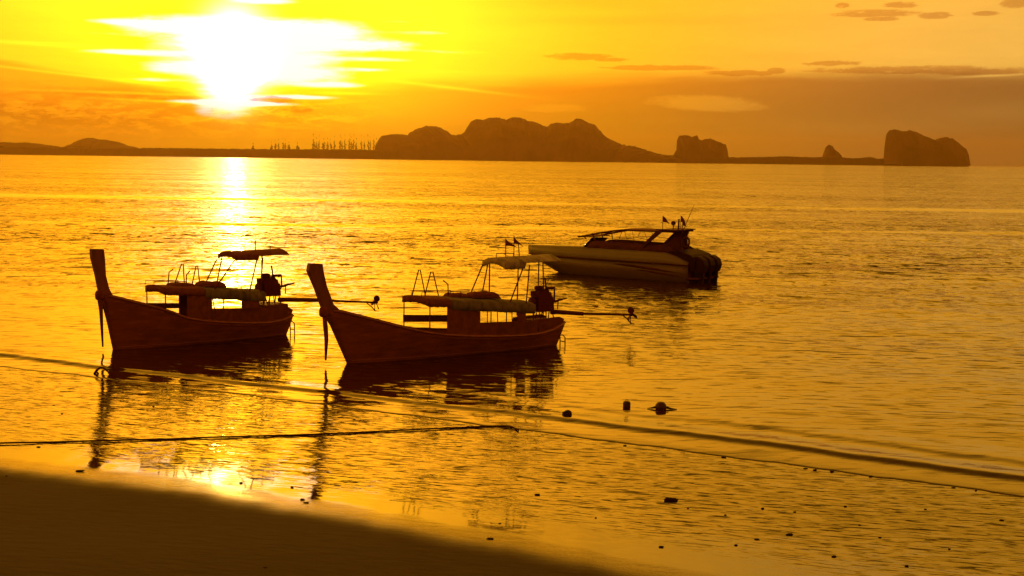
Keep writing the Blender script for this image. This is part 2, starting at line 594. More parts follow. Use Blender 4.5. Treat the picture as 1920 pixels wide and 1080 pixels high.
def slope_field(layers, mult, spikes=None, lean=None):
    """surface tilt as a sum of random ripple layers (x freq, y freq, x tilt, y tilt, seed)"""
    tx = ty = None
    for (fx, fy, ax, ay, sd_, w_) in layers:
        n = S.nt.nodes.new('ShaderNodeTexNoise')
        S.nt.links.new(combine(ox * fx, oyr * fy, sd_), n.inputs['Vector'])
        n.inputs['Scale'].default_value = 1.0
        n.inputs['Detail'].default_value = 2.0
        n.inputs['Roughness'].default_value = 0.6
        n.inputs['Distortion'].default_value = 0.5
        q = S.nt.nodes.new('ShaderNodeSeparateXYZ')
        S.nt.links.new(n.outputs['Color'], q.inputs[0])
        a_, b_ = (S(q.outputs[0]) - 0.5) * ax, (S(q.outputs[1]) - 0.5) * ay
        if w_ is not None: a_, b_ = a_ * w_, b_ * w_
        tx = a_ if tx is None else tx + a_
        ty = b_ if ty is None else ty + b_
    for (fx, fy, lo, hi, am, sd_, w_) in spikes or []:
        # short steep faces of the little wavelets
        n = noise3(combine(ox * fx, oyr * fy, sd_), 1.0, 2, 0.55, 0.4)
        a_ = sstep(n, lo, hi) * -am
        if w_ is not None: a_ = a_ * w_
        ty = ty + a_
    geo = S.nt.nodes.new('ShaderNodeNewGeometry')
    vm = S.nt.nodes.new('ShaderNodeVectorMath')
    vm.operation = 'ADD'
    S.nt.links.new(geo.outputs['Normal'], vm.inputs[0])
    S.nt.links.new(combine(tx * mult, ty * mult if lean is None else ty * mult - lean, 0.0), vm.inputs[1])
    nm = S.nt.nodes.new('ShaderNodeVectorMath')
    nm.operation = 'NORMALIZE'
    S.nt.links.new(vm.outputs[0], nm.inputs[0])
    return nm.outputs[0]


mid = sstep(oy, 40, 90)
near = 1.0 - 0.6 * mid
nrm = slope_field([(1.7, 7.0, 0.20, 0.28, 0.0, None), (0.7, 2.8, 0.16, 0.20, 5.0, None), (0.14, 0.50, 0.34, 0.44, 9.0, mid), (0.02, 0.10, 0.10, 0.16, 3.0, mid), (2.4, 1.0, 0.20, 0.36, 13.0, mid)], amp,
                  [(1.1, 6.2, 0.56, 0.64, 0.28, 11.0, near), (0.5, 2.6, 0.58, 0.66, 0.18, 15.0, None), (0.40, 0.60, 0.55, 0.63, 0.26, 17.0, mid), (1.7, 0.9, 0.56, 0.64, 0.24, 19.0, mid)], swl * 0.075)
nt.links.new(nrm, bs.inputs['Normal'])
bs.inputs['Base Color'].default_value = (0.055, 0.011, 0.002, 1)
bs.inputs['Roughness'].default_value = 0.07
bs.inputs['IOR'].default_value = 1.36
sea = tag(np_mesh('sea', np.stack([X, Y, Zs], -1), len(xs), len(off), mt), kind='structure')

# ---- beach: wet flat with a water film, then rising sand
bx = graded(-400, 400, -22, 18, 0.14, 1.2)
o2 = [1.2, 0.5, 0.2, 0.1, 0.0]
v_, s_ = 0.0, 0.09
while v_ > -60:
    v_ -= s_
    o2.append(v_)
    if v_ < -24: s_ *= 1.15
o2 = np.array(o2)[::-1]
X, O = np.meshgrid(bx, o2)
wy = WAVE(X) + wob(X, 0.05, 2.6)
ey = EDGE(X) + wob(X, 0.05, 3.1, 0.7) + wob(X, 0.02, 0.9, 0.2)
ey = np.minimum(ey, wy - 4)
Y = wy + O
t = np.clip((wy - Y) / (wy - ey), 0, None)
e = np.maximum(ey - Y, 0)
Zb = np.where(Y > wy, -0.06 * (Y - wy), beach_z(t, wy - ey))
rise = 0.076 * e + 0.0012 * np.minimum(e, 25) ** 2
Zb = Zb + rise
wet = np.clip(1 - e / 2.1, 0, 1)
film = np.clip((Y - ey) / 0.5, 0, 1)
Zb = Zb + (1 - wet) * (0.006 * np.sin(X * 1.3 + 0.6 * Y) + 0.008 * np.sin(0.7 * X - 1.1 * Y))

mt = bpy.data.materials.new('beach_sand')
mt.use_nodes = True
S.nt = nt = mt.node_tree
bs = nt.nodes['Principled BSDF']
tc = nt.nodes.new('ShaderNodeTexCoord')
sp = nt.nodes.new('ShaderNodeSeparateXYZ')
nt.links.new(tc.outputs['Object'], sp.inputs[0])
ox, oy = S(sp.outputs[0]), S(sp.outputs[1])
aw = nt.nodes.new('ShaderNodeAttribute'); aw.attribute_name = 'wet'
af = nt.nodes.new('ShaderNodeAttribute'); af.attribute_name = 'film'
ae = nt.nodes.new('ShaderNodeAttribute'); ae.attribute_name = 'tide'
W_, Fm, Ed = S(aw.outputs['Fac']), S(af.outputs['Fac']), S(ae.outputs['Fac'])
big = noise3(combine(ox * 0.5, oy * 1.1, 0.0), 1.0, 4, 0.6)
grain = noise3(combine(ox, oy, 0.0), 60.0, 3, 0.7)
lumps = noise3(combine(ox * 1.2, oy * 2.5, 1.0), 2.0, 5, 0.6)
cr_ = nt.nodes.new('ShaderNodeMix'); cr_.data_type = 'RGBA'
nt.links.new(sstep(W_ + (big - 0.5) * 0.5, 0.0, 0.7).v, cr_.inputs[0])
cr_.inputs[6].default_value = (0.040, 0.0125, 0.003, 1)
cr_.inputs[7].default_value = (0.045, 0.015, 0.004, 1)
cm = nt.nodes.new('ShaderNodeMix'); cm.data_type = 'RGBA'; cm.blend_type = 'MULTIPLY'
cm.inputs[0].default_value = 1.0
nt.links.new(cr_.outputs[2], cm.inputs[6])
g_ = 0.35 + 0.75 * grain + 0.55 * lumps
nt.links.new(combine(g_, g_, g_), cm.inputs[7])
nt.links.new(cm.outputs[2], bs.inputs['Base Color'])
bs.inputs['Specular IOR Level'].default_value = 0.5
rg = 0.85 - 0.76 * sstep(W_ + (big - 0.5) * 0.16 + (lumps - 0.5) * 0.10, 0.12, 0.95) - 0.045 * Fm
nt.links.new(rg.v, bs.inputs['Roughness'])
bs.inputs['IOR'].default_value = 1.38
oyr = oy + ox * 0.22
h_dry = (lumps * 0.035 + grain * 0.006) * (1.0 - 0.8 * W_)
bp = nt.nodes.new('ShaderNodeBump')
bp.inputs['Distance'].default_value = 1.0
nt.links.new((h_dry * (1.0 - Fm)).v, bp.inputs['Height'])
nrm = slope_field([(2.2, 9.0, 0.09, 0.18, 0.0, None), (0.9, 4.0, 0.05, 0.11, 4.0, None), (4.0, 16.0, 0.05, 0.12, 7.0, None)], 1.0 - 0.93 * sstep(Ed, 0.66, 0.95),
                  [(1.5, 9.0, 0.57, 0.64, 0.17, 21.0, None), (2.6, 15.0, 0.56, 0.63, 0.17, 23.0, None)])
mxn = nt.nodes.new('ShaderNodeMix'); mxn.data_type = 'VECTOR'
nt.links.new(Fm.v, mxn.inputs[0])
nt.links.new(bp.outputs[0], mxn.inputs[4])
nt.links.new(nrm, mxn.inputs[5])
nt.links.new(mxn.outputs[1], bs.inputs['Normal'])
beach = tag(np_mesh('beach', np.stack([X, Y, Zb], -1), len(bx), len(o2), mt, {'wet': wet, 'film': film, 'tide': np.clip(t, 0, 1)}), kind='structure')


def ground_z(x, y):
    wy = float(WAVE(x)); ey = float(EDGE(x))
    if y > wy: return 0.02
    t = (wy - y) / (wy - ey)
    z = float(beach_z(t, wy - ey))
    e = max(ey - y, 0)
    return z + 0.076 * e + 0.0012 * min(e, 25) ** 2


def on_ground(px, py):
    z = 0.0
    for _ in range(6):
        p = at(px, py, z)
        z = ground_z(p.x, p.y)
    return Vector((p.x, p.y, z))


# ------------------------------------------------------------------ far hills, rocks and the spit
DIST = 6000.0


def far_x(px, d): return (px - 960) / F * d


def far_z(px, py, d):
    hy = 287 + 0.0125 * px
    return H + (hy - py) / F * d


def far_pt(px, py, d):
    v = fw * F + rt * (px - 960) - up * (py - 540)
    t = d / v.y
    return v.x * t, H + v.z * t


def hill(name, prof, d, depth, mat, rough_=0.05, kind='structure', step=1.5):
    """a hill range: outline heights along x, rounded in depth, rock noise on top"""
    px = [p[0] for p in prof]
    x0, x1 = px[0], px[-1]
    n = int((x1 - x0) / step) + 1
    cols = np.linspace(x0, x1, n)
    jg = lambda c: 1.9 * noise.noise(Vector((c * 0.21, 1.0, d * 0.01))) + 0.9 * noise.noise(Vector((c * 0.6, 4.0, d * 0.01)))
    hz = np.array([max(0.0, far_pt(c, np.interp(c, px, [p[1] for p in prof]) + jg(c), d)[1]) for c in cols])
    rows = 22
    xc = 0.5 * (far_pt(x0, 300, d)[0] + far_pt(x1, 300, d)[0])
    P = []
    hm = hz.max()
    for j in range(rows):
        a = j / (rows - 1)                 # 0 front foot .. 1 back foot
        row = []
        for i, c in enumerate(cols):
            crs = min(1.0, math.sin(math.pi * a) ** 0.34)
            x = xc + (far_pt(c, 300, d)[0] - xc) * (1 - 0.22 * (2 * a - 1) ** 2)
            yy = d + depth * (a - 0.5) + depth * 0.10 * noise.noise(Vector((x * 0.006, a * 2, 0)))
            nn = noise.fractal(Vector((x * 0.009, yy * 0.009, 1.3)), 0.8, 2.1, 4)
            h = hz[i] * crs * (1 - 0.10 * abs(nn) * (1 - 0.7 * crs)) + nn * hm * rough_ * crs * min(1, hz[i] / hm + 0.15)
            if a == 0 or a == 1: h = -3
            # keep the crest along the outline near the middle of its depth
            row.append((x * (yy / d) ** 0.0, yy, h))
        P.append(row)
    return tag(grid(name, P, mat, smooth=False), kind=kind)


massif = [(700, 290), (706, 275), (711, 262), (718, 255), (735, 252), (752, 251), (762, 254), (770, 248), (782, 241), (797, 236), (812, 236), (825, 239),
          (838, 247), (846, 254), (858, 253), (870, 249), (875, 240), (881, 230), (889, 224), (898, 223), (906, 225), (915, 221), (928, 220),
          (940, 222), (948, 225), (956, 220), (968, 219), (980, 222), (990, 227), (1002, 228), (1012, 233), (1025, 238), (1032, 232), (1044, 230),
          (1055, 232), (1068, 230), (1078, 223), (1088, 223), (1098, 229), (1108, 232), (1116, 234), (1122, 242), (1130, 251), (1138, 258),
          (1150, 264), (1162, 270), (1172, 273), (1185, 274), (1200, 278), (1216, 283), (1232, 288), (1248, 291), (1262, 291), (1272, 298)]
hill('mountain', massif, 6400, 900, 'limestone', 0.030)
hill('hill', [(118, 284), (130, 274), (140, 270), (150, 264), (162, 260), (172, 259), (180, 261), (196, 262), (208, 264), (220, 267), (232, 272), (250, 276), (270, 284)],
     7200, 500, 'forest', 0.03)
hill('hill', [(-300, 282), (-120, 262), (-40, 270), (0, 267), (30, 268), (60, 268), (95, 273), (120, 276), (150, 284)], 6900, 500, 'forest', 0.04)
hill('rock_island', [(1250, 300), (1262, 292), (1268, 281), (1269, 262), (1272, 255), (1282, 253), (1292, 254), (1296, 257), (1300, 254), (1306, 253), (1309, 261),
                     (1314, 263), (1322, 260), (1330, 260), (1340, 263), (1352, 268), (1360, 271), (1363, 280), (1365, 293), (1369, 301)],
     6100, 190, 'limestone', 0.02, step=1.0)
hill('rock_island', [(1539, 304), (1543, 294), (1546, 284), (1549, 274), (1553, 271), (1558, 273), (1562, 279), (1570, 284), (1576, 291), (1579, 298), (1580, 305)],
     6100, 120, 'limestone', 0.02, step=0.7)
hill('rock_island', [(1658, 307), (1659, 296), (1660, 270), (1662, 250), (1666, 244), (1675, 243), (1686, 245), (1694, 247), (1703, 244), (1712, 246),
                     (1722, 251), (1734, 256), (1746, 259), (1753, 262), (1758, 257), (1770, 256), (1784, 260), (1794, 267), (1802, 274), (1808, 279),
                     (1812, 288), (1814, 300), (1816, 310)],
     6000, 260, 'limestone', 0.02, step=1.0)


def treeline(name, x0, x1, top, d, depth, mat, jag):
    """a low strip of wooded land with an uneven canopy"""
    n = int(x1 - x0)
    P = []
    for j in range(9):
        a = j / 8
        row = []
        for i in range(n + 1):
            c = x0 + i
            x = far_x(c, d)
            yy = d + depth * (a - 0.5)
            h0 = far_z(c, np.interp(c, [p[0] for p in top], [p[1] for p in top]), d)
            h = h0 * (0.80 + 0.2 * math.sin(math.pi * a)) + jag * noise.noise(Vector((x * 0.05, yy * 0.02, 2))) + jag * 0.8 * noise.noise(Vector((x * 0.16, yy * 0.05, 7)))
            if a in (0, 1): h = -2
            row.append((x, yy, h))
        P.append(row)
    return tag(grid(name, P, mat, smooth=False), kind='structure')


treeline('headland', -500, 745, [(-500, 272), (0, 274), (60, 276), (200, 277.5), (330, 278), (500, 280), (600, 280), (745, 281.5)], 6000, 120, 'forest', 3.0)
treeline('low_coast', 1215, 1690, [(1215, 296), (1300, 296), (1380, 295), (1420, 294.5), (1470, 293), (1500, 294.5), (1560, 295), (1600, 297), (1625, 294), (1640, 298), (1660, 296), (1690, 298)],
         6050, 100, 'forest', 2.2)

# trees standing above the spit
tree_spots = [(587, 263, 4), (592, 267, 3), (597, 264, 3), (605, 268, 4), (613, 267, 3), (619, 269, 3), (625, 265, 3), (636, 264, 3), (640, 267, 2.5),
              (645, 263, 3), (653, 262, 3.4), (657, 266, 2.6), (661, 263, 3), (666, 268, 3), (676, 264, 2.6), (681, 266, 2.4), (689, 264, 3), (693, 265, 2.4),
              (699, 263, 3), (703, 268, 3), (508, 272, 3), (516, 270, 3), (521, 269, 2.4), (530, 268, 2.6), (534, 269, 2.4), (541, 272, 3), (474, 274, 4), (557, 273, 4)]
ORD = ['leftmost', 'second', 'third', 'fourth', 'fifth', 'sixth', 'seventh', 'eighth', 'ninth', 'tenth', 'eleventh', 'twelfth', 'thirteenth', 'fourteenth',
       'fifteenth', 'sixteenth', 'seventeenth', 'eighteenth', 'nineteenth', 'twentieth', 'twenty-first', 'twenty-second']


def rank(seq, v):
    return ORD[sorted(seq).index(v)]


tall = [t[0] for t in tree_spots if t[0] > 580]
small = [t[0] for t in tree_spots if t[0] <= 580]
S_LAB = 'tall slender tree standing above the low spit under the sunrise'
for i, (px, py, wpx) in enumerate(tree_spots):
    d = 5990 + random.uniform(-35, 35)
    x = far_x(px, d)
    top = far_z(px, py, d)
    base = far_z(px, 283, d)
    w = wpx / F * d * 0.80
    r = empty('pine_tree', (x, d, 0))
    lean = random.uniform(-2, 2)
    MB().tube([(0, 0, 0), (lean * 0.3, 0, base + (top - base) * 0.5), (lean, 0, top - 1)], [0.9, 0.7, 0.3], 6).build('trunk', 'bark', r)
    mb = MB()
    for k in range(44):
        a = (k + random.random()) / 26
        hh_ = base + (top - base) * (0.02 + 0.98 * a ** 0.9)
        rr = w * (0.35 + 0.75 * math.sin(math.pi * (0.15 + 0.8 * a))) * random.uniform(0.6, 1.1)
        th = random.uniform(0, 6.28)
        cxx, cyy = lean * a + rr * 0.6 * math.cos(th), rr * 0.6 * math.sin(th)
        q = rr * random.uniform(0.45, 0.8)
        pts = [Vector((cxx + q * random.uniform(-1.1, 1.1), cyy + q * random.uniform(-1, 1), hh_ + q * random.uniform(-1.0, 1.4))) for _ in range(6)]
        mb.add(pts, [(0, 1, 2), (3, 4, 5), (0, 3, 4), (1, 2, 5), (0, 2, 4), (1, 3, 5)])
    mb.build('crown', 'leaves', r)
    if px > 580: lab = rank(tall, px) + (' tree' if px == min(tall) else ' tree from the left') + ' in the tall row beside the mountain foot'
    else: lab = rank(small, px) + (' small tree' if px == min(small) else ' small tree from the left') + ' on the low spit right of the sun column'
    tag(r, lab, 'tree', 'trees rising from the low spit' if px > 580 else 'small trees on the middle of the low spit')


# ------------------------------------------------------------------ longtail boats
def interp(x, tab):
    return float(np.interp(x, [t[0] for t in tab], [t[1] for t in tab]))


def loft_hull(par, name, beam, sheer, stem_k, stem_w, keel, length, mat, n=34, thick=0.045, flare=0.55, rake=0.22):
    """skin from keel to sheer, both sides; the stem rakes forward"""
    rows = []
    sh = []
    for i in range(n):
        s0 = length * (i / (n - 1)) ** 1.15
        b = interp(s0, beam)
        w_ = max(0.0, 1 - s0 / stem_w) ** 2
        zt = interp(s0, sheer)
        for _ in range(8):
            zt = interp(s0 - stem_k * zt * w_, sheer)
        zk = interp(s0, keel)
        half = []
        for k in range(9):
            a = k / 8
            z = zk + (zt - zk) * a
            yy = b * (a ** flare if a > 0 else 0)
            if k == 0: yy = 0.0
            half.append((s0 - stem_k * z * w_ + rake * max(z, 0) * max(0.0, (s0 - length + 1.5) / 1.5) ** 2, yy, z))
        row = [(p[0], -p[1], p[2]) for p in half[::-1]] + half[1:]
        rows.append(row)
        sh.append(half[-1])
    o = grid(name, rows, mat, par, thick=thick)
    return o, rows, sh


def deck_from(par, sh, drop, inset, mat, name='deck', i0=3, cut=0):
    P = []
    for p in sh[i0:len(sh) - cut]:
        b = max(0.02, p[1] - inset)
        P.append([(p[0], -b, p[2] - drop), (p[0], 0, p[2] - drop + 0.03), (p[0], b, p[2] - drop)])
    return grid(name, P, mat, par, thick=0.03)


def tarp(par, name, s0, s1, half, zr, ze, mat, valance=0.15, val_range=None, scallop=0.006, n=44, sag=0.008, front=False, y_shift=0.0, far_val=True):
    """arched canvas with a scalloped valance hanging at its near edge"""
    P = []
    for i in range(n + 1):
        a = i / n
        s = s0 + (s1 - s0) * a
        r_ = zr[0] + (zr[1] - zr[0]) * a - sag * math.sin(math.pi * a * 4) ** 2
        e_ = ze[0] + (ze[1] - ze[0]) * a - sag * 1.5 * math.sin(math.pi * a * 4) ** 2
        row = []
        vr = 1.0
        if val_range: vr = 1.0 if val_range[0] <= a <= val_range[1] else 0.12
        drop = (valance + scallop * math.sin(i * 2.1) + 0.4 * scallop * math.sin(i * 5.3)) * vr
        row.append((s, -half - 0.015 + y_shift, e_ - drop))
        row.append((s, -half - 0.01 + y_shift, e_ - drop * 0.5))
        for j in range(9):
            yy = -half + 2 * half * j / 8
            q = 1 - (yy / half) ** 2
            row.append((s, yy + y_shift, e_ + (r_ - e_) * q))
        row.append((s, half + 0.01 + y_shift, e_ - drop * (0.9 if far_val else 0.1)))
        P.append(row)
    if front:
        Q = [[(s0 - 0.003, -half + 2 * half * j / 16, ze[0] + (zr[0] - ze[0]) * (1 - (2 * j / 16 - 1) ** 2) - (valance + 0.6 * scallop * math.sin(j * 2.3)) * k_) for k_ in (0, 0.5, 1)] for j in range(17)]
        grid('front_valance', Q, mat, par, thick=0.012)
    return grid(name, P, mat, par, thick=0.018)


def posts(par, lst, r=0.018, name='canopy_post', mat='metal_pole'):
    for pts in lst:
        MB().tube(pts, r, 6).build(name, mat, par, smooth=True)


def make_engine(par, s, z0, z1):
    """car engine on a swivel, seen from the side: block, head, filter, tank, fan, pipes"""
    hh_ = z1 - z0
    e = MB()
    e.box((s + 0.10, -0.20, z0 + 0.08), (s + 0.80, 0.20, z0 + hh_ * 0.62), 0.08)
    e.box((s + 0.06, -0.16, z0 + hh_ * 0.60), (s + 0.74, 0.16, z0 + hh_ * 0.80), 0.12)
    e.box((s + 0.16, -0.12, z0 + hh_ * 0.79), (s + 0.66, 0.12, z0 + hh_ * 0.92), 0.2)
    e.lathe([(0.02, -0.14), (0.15, -0.12), (0.15, 0.10), (0.05, 0.13)], (s + 0.24, 0.02, z0 + hh_ * 0.66), 'y', 14)
    eng = e.build('engine', 'engine_iron', par, bevel=0.015)
    MB().lathe([(0.03, 0), (0.20, 0.01), (0.20, 0.05), (0.03, 0.06)], (s - 0.04, 0, z0 + hh_ * 0.42), 'x', 16).build('fan', 'engine_iron', eng)
    MB().lathe([(0.04, 0), (0.16, 0.01), (0.17, 0.10), (0.12, 0.14), (0.04, 0.15)], (s + 0.30, 0.02, z1 - 0.10), 'z', 16).build('air_filter', 'engine_iron', eng, True)
    MB().tube([(s + 0.62, 0.05, z1 - 0.12), (s + 0.60, 0.05, z1 + 0.12), (s + 0.56, 0.05, z1 + 0.30)], [0.03, 0.028, 0.026], 8).build('exhaust_pipe', 'engine_iron', eng, True)
    MB().tube([(s + 0.78, -0.05, z1 - 0.10), (s + 0.90, -0.05, z1 - 0.06), (s + 0.92, -0.05, z0 + hh_ * 0.45), (s + 0.80, -0.05, z0 + hh_ * 0.3)], 0.028, 8).build('hose', 'engine_iron', eng, True)
    MB().box((s - 0.10, -0.18, z0 + hh_ * 0.66), (s + 0.06, -0.02, z0 + hh_ * 0.88)).build('battery', 'engine_iron', eng, bevel=0.01)
    MB().box((s + 0.52, -0.16, z0 + hh_ * 0.9), (s + 0.86, -0.02, z0 + hh_ * 1.0)).build('fuel_tank', 'engine_iron', eng, bevel=0.02)
    for (a, b) in ((0.15, 0.25), (0.35, 0.30), (0.60, 0.52), (0.72, 0.78)):
        for yy in (-0.16, 0.16):
            MB().tube([(s + a, yy, z0 + 0.12), (s + b, yy * 1.3, z0 - 0.22)], 0.02, 6).build('engine_mount', 'engine_iron', eng)
    MB().tube([(s + 0.85, 0, z0 + 0.40), (s + 1.0, 0, z0 + 0.38), (s + 1.18, -0.02, z0 + 0.43), (s + 1.45, -0.05, z0 + 0.47)], [0.02, 0.045, 0.04, 0.022], 8).build('tiller', 'engine_iron', eng, True)
    MB().tube([(s + 1.12, 0, z0 + 0.42), (s + 1.10, 0, z0 + 0.12)], 0.02, 6).build('tiller_stay', 'engine_iron', eng)
    return eng


def make_shaft(par, s0, z0, s1, z1, s2, z2, blades):
    sh = MB().tube([(s0, 0, z0), (s0 + 0.25, 0, z0 - 0.01), (s1, 0, z1)], [0.085, 0.078, 0.070], 10).tube([(s1 - 0.02, 0, z1), (s2, 0, z2)], [0.042, 0.036], 8) \
        .build('propeller_shaft', 'engine_iron', par, True)
    MB().tube([(s2 - 0.42, 0, z2 + 0.01), (s2 - 0.20, 0, z2 - 0.14), (s2 - 0.02, 0, z2 - 0.31), (s2 + 0.14, 0, z2 - 0.33)], [0.018, 0.02, 0.022, 0.012], 6) \
        .tube([(s2 - 0.05, 0, z2), (s2 - 0.04, 0, z2 - 0.28)], 0.016, 6).build('skeg', 'engine_iron', sh)
    pr = MB()
    pr.lathe([(0.02, -0.08), (0.055, -0.05), (0.05, 0.06), (0.015, 0.12)], (s2, 0, z2), 'x', 10)
    for ang in blades:
        c, q = math.cos(ang), math.sin(ang)
        vs, fs = [], []
        for k in range(7):
            a = k / 6
            rr = 0.04 + 0.24 * a
            wd = 0.115 * math.sin(math.pi * (0.12 + 0.80 * a)) ** 0.8
            tw = 0.9 - 0.5 * a
            for sgn in (-1, 1):
                lx, lt_ = sgn * wd * math.sin(tw), sgn * wd * math.cos(tw)
                vs.append((s2 + lx, rr * c - lt_ * q, z2 + rr * q + lt_ * c))
        m0 = len(vs)
        vs = vs + [(v[0] + 0.018, v[1], v[2]) for v in vs]
        for k in range(6):
            a0 = 2 * k
            fs += [(a0, a0 + 2, a0 + 3, a0 + 1), (m0 + a0, m0 + a0 + 1, m0 + a0 + 3, m0 + a0 + 2),
                   (a0, m0 + a0, m0 + a0 + 2, a0 + 2), (a0 + 1, a0 + 3, m0 + a0 + 3, m0 + a0 + 1)]
        fs.append((m0 - 2, m0 - 1, 2 * m0 - 1, 2 * m0 - 2)[::-1])
        pr.add(vs, fs)
    pr.build('propeller', 'engine_iron', sh)
    return sh


def flag_mesh(x, y, z, w, h, dirx=1):
    P = []
    for i in range(7):
        a = i / 6
        hh_ = h * (1 - a)
        row = []
        for j in range(4):
            b = j / 3
            row.append((x + dirx * w * a, y + 0.05 * math.sin(a * 5), z - h * 0.5 * a - 0.25 * h * a * a + hh_ * (0.5 - b) + 0.0))
        P.append(row)
    return P


def ladder(par, s, z, y, drop, w=0.26, name='boarding_ladder'):
    mb = MB()
    for dy in (0, w):
        mb.tube([(s - 0.16, y + dy, z), (s + 0.05, y + dy, z + 0.01), (s + 0.16, y + dy, z - 0.08), (s + 0.17, y + dy, z - drop)], 0.02, 6)
    lo = mb.build(name, 'metal_pole', par, True)
    for k in range(2):
        zz = z - drop * (0.55 + 0.4 * k)
        MB().tube([(s + 0.17, y, zz), (s + 0.17, y + w, zz)], 0.018, 6).build('rung', 'metal_pole', lo)
    return lo


def longtail(o, ang, c, label):
    r = empty('longtail_boat', (o[0], o[1], 0), math.radians(ang))
    tag(r, label, 'boat', 'longtail boats moored in the shallows')
    hull, rows, sh = loft_hull(r, 'hull', c['beam'], c['sheer'], c['stem_k'], 2.6, [(0, -0.35), (1, -0.4), (c['L'], -0.35)], c['L'], 'hull_paint')
    # transom
    last = rows[-1]
    link('transom', [(p[0] + 0.0, p[1] * 0.985, p[2] - 0.002) for p in last] + [(p[0] - 0.05, p[1] * 0.97, p[2] - 0.002) for p in last],
         [tuple(range(len(last)))[::-1], tuple(range(len(last), 2 * len(last)))] , 'dark_wood', r)
    mb = MB()
    for sg in (-1, 1):
        mb.tube([(p[0], sg * (p[1] + 0.035), p[2] - 0.02) for p in sh[1:]], 0.028, 6)
    mb.build('rub_rail', 'rail_paint', r, True)
    mb = MB()
    for sg in (-1, 1):
        mb.tube([(p[0], sg * (p[1] - 0.02), p[2] + 0.015) for p in sh[1:]], 0.022, 6)
    mb.build('gunwale_cap', 'dark_wood', r, True)
    deck_from(r, sh, 0.14, 0.03, 'dark_wood')
    for za, rr, mt_ in ((0.10, 0.012, 'rail_paint'), (0.30, 0.008, 'hull_paint')):
        for sg in (-1, 1):
            pts = []
            for row in rows[1:-1]:
                half = row[8:]
                for (a, b) in zip(half[:-1], half[1:]):
                    if a[2] <= za <= b[2]:
                        q = (za - a[2]) / (b[2] - a[2])
                        pts.append((a[0] + (b[0] - a[0]) * q, sg * (a[1] + (b[1] - a[1]) * q + 0.024), za))
                        break
            MB().tube(pts, rr, 5).build('strake', mt_, r, True)
    # prow board
    L, R = c['prow_l'], c['prow_r']
    n = len(L)
    vs, fs = [], []
    for k in range(n):
        a = k / (n - 1)
        th = 0.05 + 0.05 * a
        for (sx, z) in (L[k], R[k]):
            for sg in (-1, 1): vs.append((sx, sg * th, z))
    for k in range(n - 1):
        a, b = 4 * k, 4 * (k + 1)
        fs += [(a, a + 2, b + 2, b), (a + 1, b + 1, b + 3, a + 3), (a, b, b + 1, a + 1), (a + 2, a + 3, b + 3, b + 2)]
    fs += [(0, 1, 3, 2), (4 * n - 4, 4 * n - 2, 4 * n - 1, 4 * n - 3)]
    link('prow', vs, fs, 'prow_wood', r).modifiers.new('b', 'BEVEL').width = 0.015
    # cloth wound round the neck of the prow and ribbons hanging from it
    s, z = c['cloth']
    cl = MB().lathe([(0.10, -0.16), (0.14, -0.12), (0.15, 0.0), (0.13, 0.10), (0.09, 0.14)], (s, 0, z), 'z', 12).build('prow_cloth', 'cloth_red', r, True)
    (s1, z1), (s2, z2), (s3, z3) = c['hang']
    MB().tube([(s1, -0.03, z1), (s1 * 0.5 + s2 * 0.5, -0.05, z1 * 0.5 + z2 * 0.5), (s2, -0.04, z2), (s3, -0.03, z3)], [0.055, 0.075, 0.065, 0.028], 8) \
        .build('ribbon', 'cloth_red', cl, True)
    MB().tube([(s1 + 0.06, 0.04, z1), (s2 + 0.05, 0.05, z2 + 0.25), (s3 + 0.03, 0.03, z3 + 0.05)], [0.04, 0.045, 0.025], 8).build('ribbon', 'cloth_dark', cl, True)
    # lower canopy
    k = c['roof']
    rf = tarp(r, 'canopy', k['s0'], k['sm'], k['half'], (k['r0'], k['rm']), (k['e0'], k['em']), k['mat_front'], k['val'], front=True)
    tarp(r, 'canopy', k['sm'] + 0.01, k['s1'], k['half'], (k['rm'], k['r1']), (k['em'], k['e1']), k['mat_rear'], k['val'] * 1.4)

    def roof_z(s): return float(np.interp(s, [k['s0'], k['sm'], k['s1']], [k['r0'], k['rm'], k['r1']]))
    h = k['half'] - 0.02
    lst = []
    for s in k['posts']:
        zz = interp(s, [(q[0], q[2]) for q in sh]) - 0.1
        for sg in (-1, 1):
            lst.append([(s, sg * h, zz), (s, sg * h, float(np.interp(s, [k['s0'], k['s1']], [k['e0'], k['e1']])) - 0.02)])
    posts(r, lst, 0.02)
    # roof rail
    s0, s1, zr = c['rail']
    posts(r, [[(s0, -0.25, roof_z(s0)), (s0 + 0.02, -0.25, zr), (s1, -0.25, zr - 0.06), (s1, -0.25, roof_z(s1))],
              [(s0, 0.30, roof_z(s0)), (s0 + 0.02, 0.30, zr), (s1, 0.30, zr - 0.06), (s1, 0.30, roof_z(s1))]], 0.014, 'roof_rail')
    for pts in c['frames']:
        mb = MB()
        mb.tube([(p[0], 0.0, p[1]) for p in pts], 0.020, 6)
        mb.build('folding_frame', 'metal_pole', r, True)
    # side curtains, boards and coamings
    for (sa, sb, za, zb, zc, zd, side, mat, nm) in c['panels']:
        y0 = side * (k['half'] - 0.01)
        MB().prism([(sa, za), (sb, zb), (sb, zd), (sa, zc)], y0 - 0.02, y0 + 0.02).build(nm, mat, r, bevel=0.006)
    posts(r, c['win_posts'], 0.016, 'window_post')
    # upper canopy over the helmsman
    q = c['upper']
    uc = tarp(r, 'upper_canopy', q['s0'], q['s1'], q['half'], q['zr'], q['ze'], q['mat'], q['val'], q['vr'], 0.005, sag=0.003, far_val=False, front=True)
    posts(r, c['upper_posts'], 0.023, 'upper_post')
    for pts in c['mast']:
        MB().tube(pts, 0.018, 6).build('roof_pole', 'metal_pole', r)
    for pts in c['poles']:
        MB().tube(pts, 0.016, 6).build('roof_rail', 'metal_pole', r)
